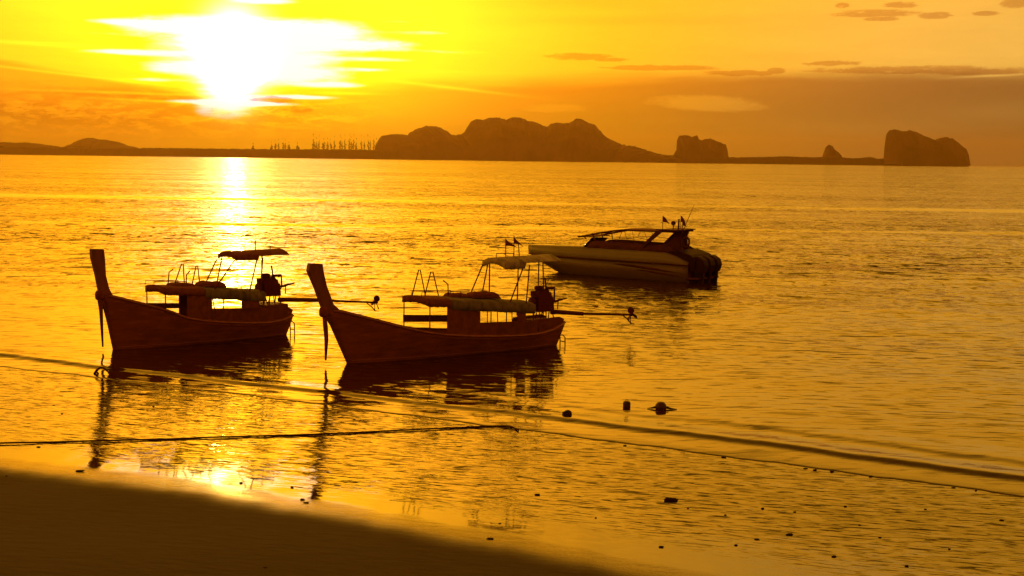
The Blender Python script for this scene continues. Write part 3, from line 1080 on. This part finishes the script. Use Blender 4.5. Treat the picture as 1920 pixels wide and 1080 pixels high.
    for (x, y, z, w, hf, zb) in c['flags']:
        ps = MB().tube([(x, y, zb), (x - 0.01, y, z + hf * 0.6)], 0.016, 6).build('flag_pole', 'metal_pole', r)
        grid('flag', flag_mesh(x, y, z, w, hf), 'cloth_red', ps, thick=0.008)
    # stern
    z0 = interp(c['eng'][0] + 0.3, [(p[0], p[2]) for p in sh])
    se, ze0, ze1 = c['eng']
    MB().box((se - 0.15, -0.55, z0 - 0.15), (c['L'] + 0.0, 0.55, ze0 - 0.18), 0.10).build('stern_deck', 'dark_wood', r, bevel=0.02)
    MB().prism(c['bulwark'], -0.5, -0.44).prism(c['bulwark'], 0.44, 0.5).build('bulwark', 'dark_wood', r)
    eng = make_engine(r, se, ze0, ze1)
    make_shaft(r, *c['shaft'], c['blades'])
    ladder(r, c['lad'][0], c['lad'][1], -0.42, c['lad'][2])
    return r


RB = dict(
    L=7.95, stem_k=0.48,
    beam=[(0, 0.05), (0.3, 0.18), (0.8, 0.40), (1.5, 0.63), (2.5, 0.83), (4, 0.95), (5.5, 0.93), (6.8, 0.82), (7.5, 0.66), (7.95, 0.50)],
    sheer=[(-1.0, 1.74), (-0.3, 1.63), (0.3, 1.46), (0.85, 1.30), (1.6, 1.08), (2.3, 0.91), (3.0, 0.79), (4.0, 0.69), (5.0, 0.62), (6.0, 0.57), (6.8, 0.57), (7.4, 0.64), (8.0, 0.84)],
    prow_l=[(-0.28, 0.60), (-0.56, 1.15), (-0.80, 1.50), (-0.92, 1.78), (-1.14, 2.35), (-1.38, 2.86), (-1.33, 3.09)],
    prow_r=[(0.10, 0.60), (-0.10, 1.20), (-0.28, 1.64), (-0.52, 1.84), (-0.76, 2.41), (-0.87, 2.83), (-0.91, 3.06)],
    cloth=(-0.82, 1.63), hang=((-0.84, 1.60), (-0.76, 0.80), (-0.78, 0.17)),
    roof=dict(s0=2.45, sm=3.3, s1=6.65, half=0.74, r0=1.94, rm=1.88, r1=1.58, e0=1.87, em=1.81, e1=1.50, val=0.21, mat_front='cloth_dark', mat_rear='canvas_olive',
              posts=[2.50, 4.4, 5.95, 6.6]),
    rail=(2.5, 4.0, 2.07),
    frames=[[(2.32, 1.95), (2.56, 2.74), (2.62, 2.74), (2.82, 1.92)], [(2.80, 1.93), (3.02, 2.66), (3.10, 2.66), (3.32, 1.90)], [(3.50, 2.37), (3.68, 2.24), (3.70, 1.86)]],
    panels=[(2.48, 4.35, 1.04, 0.93, 1.27, 1.15, 1, 'dark_wood', 'side_board'),
            (3.15, 4.42, 0.62, 0.62, 1.74, 1.66, -1, 'cloth_dark', 'side_curtain'),
            (4.30, 5.25, 0.62, 0.55, 1.66, 1.58, 1, 'cloth_dark', 'side_curtain'),
            (4.40, 6.75, 0.55, 0.45, 1.05, 0.96, -1, 'dark_wood', 'coaming'),
            (5.92, 6.26, 0.95, 0.95, 1.44, 1.40, -1, 'cloth_dark', 'side_curtain'),
            (4.40, 6.9, 0.50, 0.45, 0.80, 0.74, 1, 'dark_wood', 'coaming')],
    win_posts=[[(4.70, -0.74, 1.0), (4.70, -0.74, 1.5)], [(5.12, -0.74, 1.0), (5.08, -0.74, 1.5)], [(5.70, -0.74, 1.0), (5.68, -0.74, 1.45)]],
    upper=dict(s0=5.50, s1=7.80, half=0.62, zr=(3.02, 3.06), ze=(2.88, 2.90), val=0.20, vr=(0.0, 0.36), mat='canvas_pale'),
    upper_posts=[[(4.95, 0.6, 1.70), (5.52, 0.6, 2.80)], [(5.78, 0.6, 1.6), (5.78, 0.6, 2.86)], [(5.72, -0.6, 1.62), (6.28, -0.6, 2.80)], [(6.38, -0.6, 1.50), (6.50, -0.6, 2.80)],
                 [(5.45, 0.6, 1.65), (5.72, 0.6, 2.84)], [(6.95, 0.6, 1.0), (6.98, 0.6, 2.80)], [(7.60, 0.3, 1.1), (7.62, 0.3, 2.90)], [(7.35, -0.3, 2.0), (7.30, -0.3, 2.90)]],
    mast=[[(6.55, 0.0, 3.0), (6.50, 0.0, 3.45)]],
    poles=[[(5.60, 0.0, 3.0), (5.60, 0.0, 3.16), (6.3, 0.0, 3.14), (6.3, 0.0, 2.98)], [(4.6, -0.5, 1.90), (6.4, -0.5, 1.80)], [(6.0, 0.4, 2.32), (7.3, 0.4, 2.30)]],
    flags=[(5.98, 0.0, 3.50, 0.42, 0.22, 3.0), (6.40, 0.1, 3.56, 0.30, 0.24, 3.0)],
    eng=(7.12, 1.08, 1.98), bulwark=[(6.6, 0.58), (8.02, 0.75), (8.10, 0.92), (7.9, 1.0), (6.7, 0.96)],
    shaft=(7.95, 1.11, 9.35, 0.97, 11.62, 0.80), blades=(1.25, 3.35, 5.5), lad=(8.05, 0.36, 0.42))
rb = longtail((-4.93, 41.45), 38.0, RB, 'nearer, larger longtail boat with pale upper canopy and two little flags on it')

LB = dict(
    L=6.35, stem_k=0.20,
    beam=[(0, 0.05), (0.3, 0.17), (0.8, 0.37), (1.5, 0.58), (2.3, 0.74), (3.4, 0.84), (4.6, 0.82), (5.5, 0.74), (6.0, 0.62), (6.35, 0.48)],
    sheer=[(-0.6, 1.86), (-0.1, 1.76), (0.6, 1.55), (1.3, 1.34), (1.8, 1.15), (2.2, 0.97), (2.8, 0.84), (3.6, 0.74), (4.4, 0.66), (5.2, 0.60), (5.9, 0.63), (6.3, 0.74)],
    prow_l=[(-0.12, 0.60), (-0.30, 1.30), (-0.42, 1.62), (-0.50, 2.0), (-0.60, 2.51), (-0.72, 3.0), (-0.72, 3.26)],
    prow_r=[(0.15, 0.60), (0.10, 1.30), (0.02, 1.70), (-0.14, 1.98), (-0.25, 2.40), (-0.28, 2.95), (-0.32, 3.24)],
    cloth=(-0.44, 1.80), hang=((-0.50, 1.80), (-0.43, 1.35), (-0.38, 0.15)),
    roof=dict(s0=1.48, sm=2.95, s1=5.30, half=0.62, r0=2.01, rm=1.90, r1=1.66, e0=1.94, em=1.83, e1=1.58, val=0.21, mat_front='cloth_dark', mat_rear='canvas_olive',
              posts=[1.52, 3.2, 4.4, 5.25]),
    rail=(1.30, 2.5, 2.15),
    frames=[[(1.95, 1.95), (2.00, 2.40), (2.16, 2.50)], [(2.18, 1.95), (2.46, 2.65), (2.52, 2.65), (2.56, 1.93)], [(2.62, 1.93), (2.64, 2.28), (2.76, 2.40)], [(2.84, 1.93), (3.00, 2.57), (3.06, 2.57), (3.14, 1.88)]],
    panels=[(1.50, 3.05, 1.18, 1.10, 1.37, 1.27, 1, 'dark_wood', 'side_board'),
            (2.30, 3.22, 0.75, 0.72, 1.80, 1.72, -1, 'cloth_dark', 'side_curtain'),
            (2.70, 3.45, 0.75, 0.70, 1.78, 1.70, 1, 'cloth_dark', 'side_curtain'),
            (3.15, 5.70, 0.62, 0.55, 1.18, 1.06, -1, 'dark_wood', 'coaming'),
            (4.36, 5.06, 1.0, 1.0, 1.56, 1.48, -1, 'cloth_dark', 'side_curtain'),
            (3.3, 5.7, 0.6, 0.5, 0.93, 0.86, 1, 'dark_wood', 'coaming')],
    win_posts=[[(3.35, -0.62, 1.0), (3.22, -0.62, 1.6)]],
    upper=dict(s0=4.18, s1=6.30, half=0.55, zr=(3.00, 3.02), ze=(2.88, 2.86), val=0.16, vr=(0.0, 0.42), mat='canvas_brown'),
    upper_posts=[[(3.60, 0.52, 1.80), (4.10, 0.52, 2.70)], [(3.36, -0.52, 1.78), (4.20, -0.52, 2.80)], [(4.72, -0.52, 1.62), (5.04, -0.52, 2.78)], [(5.15, -0.52, 1.5), (5.26, -0.52, 2.78)],
                 [(4.05, 0.5, 1.75), (4.32, 0.5, 2.86)], [(5.85, 0.5, 1.2), (5.90, 0.5, 2.82)]],
    mast=[[(5.30, 0.0, 2.95), (5.30, 0.0, 3.36)], [(5.9, 0.0, 2.92), (5.9, 0.0, 3.12)]],
    poles=[[(4.55, 0.0, 2.95), (4.55, 0.0, 3.14), (4.9, 0.0, 3.15), (4.92, 0.0, 3.3)]],
    flags=[],
    eng=(5.42, 1.32, 2.14), bulwark=[(5.0, 0.62), (6.42, 0.72), (6.50, 0.92), (6.3, 1.02), (5.1, 0.98)],
    shaft=(6.25, 1.24, 7.95, 1.12, 10.50, 0.88), blades=(-0.2, 1.9, 4.1), lad=(6.45, 0.50, 0.55))
lb = longtail((-12.64, 43.69), 43.5, LB, 'farther, smaller longtail boat at the left with brown upper canopy and no flags')


def bundle(par_o, ang, s, y, z, l, w, h, label):
    """soft heap of folded life jackets or canvas lying on a canopy"""
    c, q = math.cos(math.radians(ang)), math.sin(math.radians(ang))
    o = Vector((par_o[0] + s * c - y * q, par_o[1] + s * q + y * c, z))
    P = []
    for i in range(15):
        a = -1 + 2 * i / 14
        row = []
        for j in range(9):
            b = -1 + 2 * j / 8
            k = max(0.0, (1 - abs(a) ** 5)) ** 0.5 * max(0.0, (1 - abs(b) ** 4)) ** 0.5
            row.append((a * l / 2, b * w / 2, h * k * (1 + 0.22 * noise.noise(Vector((a * 3 + s, b * 2, 0.5))))))
        P.append(row)
    g = grid('canvas_bundle', P, 'cloth_dark', None, thick=0.03)
    g.location = o
    g.rotation_euler = (0, math.radians(3.5), math.radians(ang))
    return tag(g, label, 'bundle', None)


bundle((-4.93, 41.45), 38.0, 5.02, -0.05, 1.75, 1.15, 0.5, 0.19, 'larger dark bundle lying on the lower canopy of the nearer boat, below the pale canopy')
bundle((-4.93, 41.45), 38.0, 4.05, 0.05, 1.82, 0.75, 0.5, 0.11, 'flatter dark bundle on the nearer boat roof beside the folding frames')
bundle((-12.64, 43.69), 43.5, 3.50, -0.05, 1.85, 1.0, 0.5, 0.17, 'dark bundle on the farther boat roof beneath its brown upper canopy')
bundle((-12.64, 43.69), 43.5, 2.45, 0.05, 1.90, 0.9, 0.5, 0.12, 'flat dark bundle on the farther boat roof under the folding frames')


# ------------------------------------------------------------------ speedboat
def speedboat():
    r = empty('speedboat', (2.71, 76.53, 0), math.radians(-36.0))
    tag(r, 'pale hulled speedboat with frame top, flags and outboard engines, anchored farther out', 'boat')
    beam = [(0, 0.06), (0.4, 0.35), (1.2, 0.78), (2.5, 1.12), (4, 1.28), (6, 1.32), (8.0, 1.28), (8.7, 1.22)]
    rows, rail, stripe = [], [], []
    n = 30
    for i in range(n):
        s0 = 8.6 * (i / (n - 1)) ** 1.1
        b = interp(s0, beam)
        w_ = max(0, 1 - s0 / 4.5) ** 1.6
        top = interp(s0, [(0, 1.34), (1, 1.42), (3, 1.52), (6, 1.52), (7.3, 1.50), (8.0, 1.30), (8.6, 1.05)])
        half = []
        for (zz, yy) in ((-0.45, 0.0), (-0.22, 0.55), (0.05, 0.83), (0.25, 0.90), (0.6, 0.97), (0.96, 1.02), (1.02, 1.04), (1.25, 0.97), (1.0, 0.90)):
            pass
        for (zz, yy) in ((-0.45, 0.0), (-0.20, 0.60), (0.03, 0.82), (0.10, 0.87), (0.45, 0.94), (0.90, 1.0)):
            z = zz
            half.append((s0 - 2.15 * (max(z, 0) / 1.0) ** 0.8 * w_ + 0.45 * max(0, s0 - 7.4) / 1.2 * 0, b * (yy if s0 > 0.2 else yy), z))
        for (fr, yy) in ((0.12, 1.03), (0.55, 1.0), (1.0, 0.93)):
            z = 0.90 + (top - 0.90) * fr
            half.append((s0 - 2.15 * (1 + 0.03 * fr) * w_, b * yy, z))
        rows.append([(p[0], -p[1], p[2]) for p in half[::-1]] + half[1:])
        rail.append(half[6]); stripe.append(half[-1])
    m_ = len(rows[0])
    lower = [row[3:m_ - 3] for row in rows]
    hull = grid('hull', lower, 'gel_hull', r, thick=0.03)
    for sg, nm in ((0, 'topside'), (1, 'topside')):
        grid(nm, [(row[:4] if sg == 0 else row[m_ - 4:]) for row in rows], 'gel_white', r, thick=0.03)
    mb = MB()
    for sg in (-1, 1):
        mb.tube([(p[0], sg * (p[1] + 0.02), p[2]) for p in rail], 0.035, 6)
    mb.build('rub_rail', 'gel_stripe', r, True)
    # swoosh on the hull side
    for (s0, s1, z0, z1, h0) in ((4.2, 8.2, 0.78, 0.50, 0.13), (5.6, 8.3, 0.55, 0.28, 0.09)):
        P = []
        for i in range(17):
            a = i / 16
            s = s0 + (s1 - s0) * a
            z = z0 + (z1 - z0) * a ** 1.5
            b = interp(s, beam)
            hh_ = h0 * math.sin(math.pi * min(1, a * 1.05 + 0.02)) ** 0.7 + 0.01
            P.append([(s, -(b * (0.94 + 0.06 * (z + dz - 0.45) / 0.45) + 0.022), z + dz) for dz in (-hh_ / 2, hh_ / 2)])
        grid('hull_stripe', P, 'gel_stripe', r, thick=0.006)
    # foredeck and side decks
    P = []
    for p in stripe[:]:
        b = max(0.03, p[1] - 0.01)
        crown = 0.10 if p[0] < 2.2 else 0.0
        P.append([(p[0], -b, p[2]), (p[0], -b * 0.5, p[2] + crown * 0.8), (p[0], 0, p[2] + crown), (p[0], b * 0.5, p[2] + crown * 0.8), (p[0], b, p[2])])
    cut = next(i for i, p in enumerate(stripe) if p[0] > 2.3)
    grid('foredeck', P[:cut + 1], 'gel_white', r, thick=0.03)
    Q = [[(p[0], -p[1] + 0.01, p[2]), (p[0], -p[1] + 0.22, p[2] + 0.02), (p[0], -p[1] + 0.26, p[2] - 0.5), (p[0], p[1] - 0.26, p[2] - 0.5), (p[0], p[1] - 0.22, p[2] + 0.02), (p[0], p[1] - 0.01, p[2])] for p in stripe[cut:]]
    grid('cockpit', Q, 'gel_white', r, thick=0.03, smooth=False)
    # raised coaming round the cockpit, dark from outside
    tops = [(1.75, 1.50), (2.15, 1.72), (2.6, 1.92), (3.4, 1.94), (5.0, 1.90), (6.2, 1.88), (6.8, 1.90), (7.3, 1.86), (7.8, 1.62)]
    for sg in (-1, 1):
        P = []
        for i in range(20):
            s = 1.9 + (7.75 - 1.9) * i / 19
            b = interp(s + 0.4, beam) * 0.86
            inw = 0.30 * max(0, (2.6 - s) / 0.7)
            P.append([(s, sg * (b - inw), 1.50), (s, sg * (b - inw - 0.04), 1.50 + (interp(s, tops) - 1.50) * 0.5), (s, sg * (b - inw - 0.10), interp(s, tops))])
        grid('side_screen', P, 'gel_stripe', r, thick=0.035)
    P = []
    for j in range(9):
        b = -1 + 2 * j / 8
        P.append([(1.45 + 0.50 * b * b, b * 0.86, 1.48), (1.78 + 0.45 * b * b, b * 0.84, 1.76), (2.10 + 0.40 * b * b, b * 0.80, 2.02 - 0.04 * b * b)])
    grid('windscreen', P, 'screen_glass', r, thick=0.02)
    MB().tube([(2.10 + 0.40 * b * b, b * 0.80, 2.03 - 0.04 * b * b) for b in (-1, -0.6, -0.2, 0.2, 0.6, 1)], 0.022, 6).build('screen_frame', 'metal_pole', r, True)
    # seats and console
    MB().box((3.0, -0.75, 0.95), (3.5, -0.15, 1.85), 0.15).build('console', 'gel_white', r, bevel=0.03)
    for (x, y) in ((4.0, -0.45), (4.0, 0.45)):
        st = MB().box((x, y - 0.25, 0.98), (x + 0.5, y + 0.25, 1.40), 0.1).build('seat', 'cloth_dark', r, bevel=0.04)
        MB().box((x + 0.42, y - 0.25, 1.38), (x + 0.54, y + 0.25, 1.82), 0.2).build('seat_back', 'cloth_dark', st, bevel=0.03)
    # frame top
    P = []
    for i in range(21):
        a = i / 20
        s = 1.75 + (7.65 - 1.75) * a
        z = interp(s, [(1.75, 2.14), (2.6, 2.30), (3.4, 2.46), (4.5, 2.62), (6.0, 2.62), (7.0, 2.64), (7.65, 2.64)])
        row = []
        for j in range(9):
            b = -1 + 2 * j / 8
            row.append((s, b * 1.0, z - 0.05 * b * b))
        P.append(row)
    # canvas with the middle of its forward bay open, as a frame with an infill
    grid('top_canvas', P[6:], 'canvas_brown', r, thick=0.03)
    mb = MB()
    for sg in (-1, 1):
        mb.tube([(row[0][0], sg * 1.0, row[0][2]) for row in P], 0.045, 6)
    for i in (0, 3, 6):
        mb.tube([(q[0], q[1], q[2]) for q in P[i]], 0.035, 6)
    mb.build('top_frame', 'gel_stripe', r, True)
    mb = MB()
    mb.box((1.70, -1.0, 2.10), (2.5, 1.0, 2.15))
    mb.build('visor', 'canvas_brown', r)
    for sg in (-1, 1):
        MB().tube([(2.15, sg * 0.82, 2.0), (2.0, sg * 0.95, 2.2)], 0.03, 6).build('top_strut', 'metal_pole', r)
        MB().tube([(2.75, sg * 0.88, 1.94), (2.62, sg * 0.98, 2.32)], 0.03, 6).build('top_strut', 'metal_pole', r)
        MB().tube([(4.3, sg * 0.95, 2.12), (4.55, sg * 0.98, 2.6)], 0.014, 6).tube([(4.3, sg * 0.95, 2.12), (5.4, sg * 0.95, 2.2), (6.4, sg * 0.95, 2.1)], 0.014, 6).build('top_brace', 'metal_pole', r)
        MB().tube([(4.9, sg * 1.02, 1.92), (4.6, sg * 0.98, 2.6)], 0.012, 6).tube([(5.3, sg * 1.02, 1.92), (5.1, sg * 0.98, 2.6)], 0.012, 6).build('top_stay', 'metal_pole', r)
        # slanting arch leg and rear column
        MB().prism([(5.45, 1.52), (5.65, 1.52), (7.05, 2.62), (6.65, 2.62)], sg * 1.10 - 0.05, sg * 1.10 + 0.05).build('arch_leg', 'gel_stripe', r, bevel=0.02)
        MB().prism([(6.6, 1.5), (7.95, 1.5), (7.72, 1.8), (7.66, 2.3), (7.8, 2.62), (7.2, 2.66), (7.22, 2.25), (6.95, 1.98), (6.6, 1.85)], sg * 0.32 - 0.05, sg * 0.32 + 0.05).build('rear_column', 'gel_stripe', r, bevel=0.02)
    MB().box((6.6, -1.1, 2.645), (7.75, 1.1, 2.70)).build('arch_top', 'gel_stripe', r, bevel=0.02)
    # ring fender on the column
    pts = [(7.98 + 0.14 * math.cos(t), -0.36 + 0.10 * math.cos(t), 2.06 + 0.27 * math.sin(t)) for t in (2 * math.pi * k / 16 for k in range(17))]
    MB().tube(pts, 0.055, 8).build('life_ring', 'gel_stripe', r, True)
    # flags, lamp, aerial
    for (x, y, z, w, h, zb) in ((6.95, -1.0, 3.24, 0.42, 0.32, 2.64), (7.95, -0.9, 3.28, 0.34, 0.34, 2.7), (8.05, -0.9, 3.05, 0.28, 0.24, 2.7)):
        p = MB().tube([(x, y, zb), (x, y, z + h * 0.5)], 0.016, 6).build('flag_pole', 'metal_pole', r)
        grid('flag', flag_mesh(x, y, z, w, h), 'cloth_red', p, thick=0.01)
    MB().lathe([(0.02, 0), (0.03, 0.22), (0.10, 0.24), (0.13, 0.32), (0.10, 0.42), (0.02, 0.44)], (7.35, -0.6, 2.7), 'z', 10).build('lamp', 'gel_stripe', r, True)
    MB().tube([(7.6, -0.5, 2.7), (7.62, -0.5, 3.25)], [0.05, 0.04], 6).build('light_mast', 'gel_stripe', r)
    MB().tube([(7.85, -0.4, 2.7), (8.45, -0.4, 4.05)], [0.022, 0.008], 5).build('aerial', 'metal_pole', r)
    # transom, platform and three outboards
    last = rows[-1]
    link('transom', [(p[0] + 0.005, p[1] * 0.98, p[2]) for p in last] + [(p[0] - 0.06, p[1] * 0.98, p[2]) for p in last],
         [tuple(range(m_))[::-1], tuple(range(m_, 2 * m_))], 'gel_stripe', r)
    MB().box((8.45, -1.15, 0.20), (9.15, 1.15, 0.30)).build('swim_platform', 'gel_stripe', r, bevel=0.03)
    for y in (-0.72, 0.0, 0.72):
        ob = MB()
        prof = [(8.50, 0.55), (8.45, 1.05), (8.60, 1.34), (9.00, 1.40), (9.32, 1.22), (9.42, 0.92), (9.30, 0.55)]
        ob.prism(prof, y - 0.29, y + 0.29)
        o = ob.build('outboard_motor', 'cowl_black', r, bevel=0.07)
        MB().prism([(8.85, 0.62), (9.30, 0.62), (9.20, -0.35), (8.95, -0.35)], y - 0.09, y + 0.09).build('motor_leg', 'cowl_black', o, bevel=0.02)
        MB().box((8.55, y - 0.12, 0.30), (8.88, y + 0.12, 0.66)).build('bracket', 'cowl_black', o)
    MB().prism([(7.3, 1.60), (7.9, 1.66), (8.6, 1.46), (8.95, 1.25), (8.85, 0.6), (7.3, 1.0)], -1.12, 1.12).build('engine_cover', 'cowl_black', r, bevel=0.05)
    return r


speedboat()


# ------------------------------------------------------------------ small things in the shallows
def blob(name, p, rx, ry, rz, mat, seed, lump=0.25, rot=0.0, sink=0.3):
    P = []
    n, k = 14, 10
    for j in range(k + 1):
        ph = -math.pi / 2 + math.pi * j / k
        row = []
        for i in range(n + 1):
            th = 2 * math.pi * (i % n) / n
            d = Vector((math.cos(ph) * math.cos(th), math.cos(ph) * math.sin(th), math.sin(ph)))
            f_ = 1 + lump * noise.noise(d * 1.7 + Vector((seed, 0, 0))) + lump * 0.5 * noise.noise(d * 4 + Vector((0, seed, 0)))
            row.append((d.x * rx * f_, d.y * ry * f_, d.z * rz * f_ + rz * (1 - sink)))
        P.append(row)
    o = grid(name, P, mat)
    o.location = p
    o.rotation_euler = (0, 0, rot)
    return o


p = on_ground(1063, 781)
tag(blob('rock', p, 0.13, 0.11, 0.09, 'stone', 3.0), 'small dark rock breaking the surface behind the shore wave, right of the nearer boat reflection', 'rock')
p = on_ground(1175, 765)
bu = empty('mooring_buoy', p)
tag(bu, 'dark upright drum shaped buoy floating right of the boats', 'buoy')
MB().lathe([(0.04, -0.05), (0.085, -0.04), (0.095, 0.02), (0.095, 0.13), (0.08, 0.165), (0.03, 0.175)], (0, 0, 0), 'z', 16).build('float', 'buoy_plastic', bu, True)
MB().tube([(0.03 * math.cos(t), 0, 0.19 + 0.025 * math.sin(t)) for t in (0.4 * k for k in range(17))], 0.008, 6).build('eye', 'metal_pole', bu)
p = on_ground(1239, 769)
bu = empty('mooring_buoy', p)
tag(bu, 'dark round buoy with rope ends trailing to both sides', 'buoy')
MB().lathe([(0.03, -0.06), (0.11, -0.03), (0.145, 0.05), (0.135, 0.14), (0.08, 0.20), (0.02, 0.21)], (0, 0, 0), 'z', 18).build('float', 'buoy_plastic', bu, True)
MB().tube([(-0.14, 0, 0.07), (-0.22, 0.02, 0.05), (-0.34, 0.03, 0.035)], [0.035, 0.022, 0.008], 6).tube([(0.14, 0, 0.07), (0.24, -0.02, 0.045), (0.40, -0.02, 0.03)], [0.04, 0.024, 0.008], 6) \
    .build('rope_end', 'rope_fibre', bu, True)
p = on_ground(1258, 939)
tag(blob('driftwood', p, 0.13, 0.05, 0.035, 'stone', 9.0, 0.5, 0.1), 'flat dark driftwood, the largest of the bits lying in the water film at lower right', 'driftwood')

bits = [(1008, 928, .035), (72, 839, .05), (1117, 971, .018), (937, 982, .018), (919, 1011, .05), (1030, 1003, .0), (1480, 1003, .055), (1419, 1012, .04), (1360, 966, .02), (1490, 960, .02),
        (1430, 954, .03), (1585, 950, .025), (1380, 1023, .03), (1878, 976, .04), (1780, 1030, .02), (1172, 836, .03), (1357, 858, .05), (1510, 879, .04), (1528, 882, .035), (1560, 885, .05),
        (1633, 892, .03), (1788, 913, .04), (1830, 920, .02), (288, 762, .03), (116, 776, .02), (101, 760, .02), (150, 884, .06), (452, 906, .03), (548, 914, .03), (574, 943, .04), (567, 937, .03),
        (1564, 1044, .03), (1240, 1026, .03), (1650, 1008, .02), (1700, 1062, .03), (1290, 954, .02), (497, 1065, .02), (12, 893, .02), (1612, 985, .02), (1735, 955, .02)]
bits = [b for b in bits if b[2] > 0]


def zone(px, py): return 0 if px < 600 else 1 if (py < 925 and px > 1100) else 2


for i, (px, py, q) in enumerate(bits):
    if q <= 0: continue
    p = on_ground(px, py)
    q *= 0.95
    o = blob('pebble', p, q * random.uniform(1.0, 1.6), q * 0.7, q * (0.45 if q < 0.034 else 0.28), 'stone', i * 1.3, 0.4, random.uniform(-0.4, 0.4))
    zn = zone(px, py)
    mates = [b[0] + b[1] * 1e-4 for b in bits if zone(b[0], b[1]) == zn]
    r_ = rank(mates, px + py * 1e-4) + ('' if px + py * 1e-4 == min(mates) else ' from the left')
    tag(o, 'dark pebble, ' + r_ + ' of those ' + ('on the left wet sand', 'along the shore wave edge', 'on the right wet sand')[zn], 'pebble',
        ('pebbles on the left side of the wet sand', 'pebbles along the edge of the shore wave', 'pebbles on the lower right wet sand')[zn])

# long rope lying over the wet sand
pts = []
rp = [(-260, 836), (-60, 834), (0, 833), (80, 831), (160, 829), (300, 825), (420, 821), (520, 818), (600, 815.5), (700, 811), (800, 806), (880, 802), (930, 800), (955, 800), (966, 803), (972, 808)]
for (px, py) in rp:
    p = on_ground(px, py)
    pts.append(p + Vector((0, 0, 0.02)))
fine = []
for a, b in zip(pts[:-1], pts[1:]):
    for k in range(6):
        q = a.lerp(b, k / 6)
        fine.append(q + Vector((0, 0.02 * noise.noise(q * 0.8), 0.008 * noise.noise(q * 1.3 + Vector((5, 0, 0))))))
fine.append(pts[-1])
tag(MB().tube(fine, 0.019, 7).build('rope', 'rope_fibre', None, True), 'long thin mooring rope stretched across the wet sand in front of both boats', 'rope')
# bow rope of the farther boat
a = on_ground(178, 701); b = on_ground(207, 704)
arc = [a + Vector((0, 0, 0.0)), a + Vector((0.05, 0, 0.10)), a.lerp(b, 0.35) + Vector((0, 0, 0.20)), a.lerp(b, 0.6) + Vector((0, 0, 0.19)), a.lerp(b, 0.85) + Vector((0, 0, 0.10)), b]
tag(MB().tube(arc, [0.03, 0.038, 0.03, 0.028, 0.026, 0.02], 8).tube([a + Vector((-0.02, 0, 0.0)), a + Vector((0.02, 0, 0.08)), a + Vector((0.10, 0, 0.0))], 0.035, 6).build('anchor', 'engine_iron', None, True),
    'small dark bent anchor in the shallow water under the bow of the farther boat', 'anchor')

# ------------------------------------------------------------------ morning haze
hz = bpy.data.materials.new('haze_air')
hz.use_nodes = True
nt = hz.node_tree
nt.nodes.clear()
pv = nt.nodes.new('ShaderNodeVolumePrincipled')
pv.inputs['Color'].default_value = (1.0, 0.60, 0.18, 1)
pv.inputs['Density'].default_value = 6.0e-5
pv.inputs['Anisotropy'].default_value = 0.74
out = nt.nodes.new('ShaderNodeOutputMaterial')
nt.links.new(pv.outputs[0], out.inputs['Volume'])
mb = MB().box((-FAR - 300, -900, -5), (FAR + 300, FAR + 600, 260))
haze = mb.build('haze', hz)
tag(haze, kind='stuff')
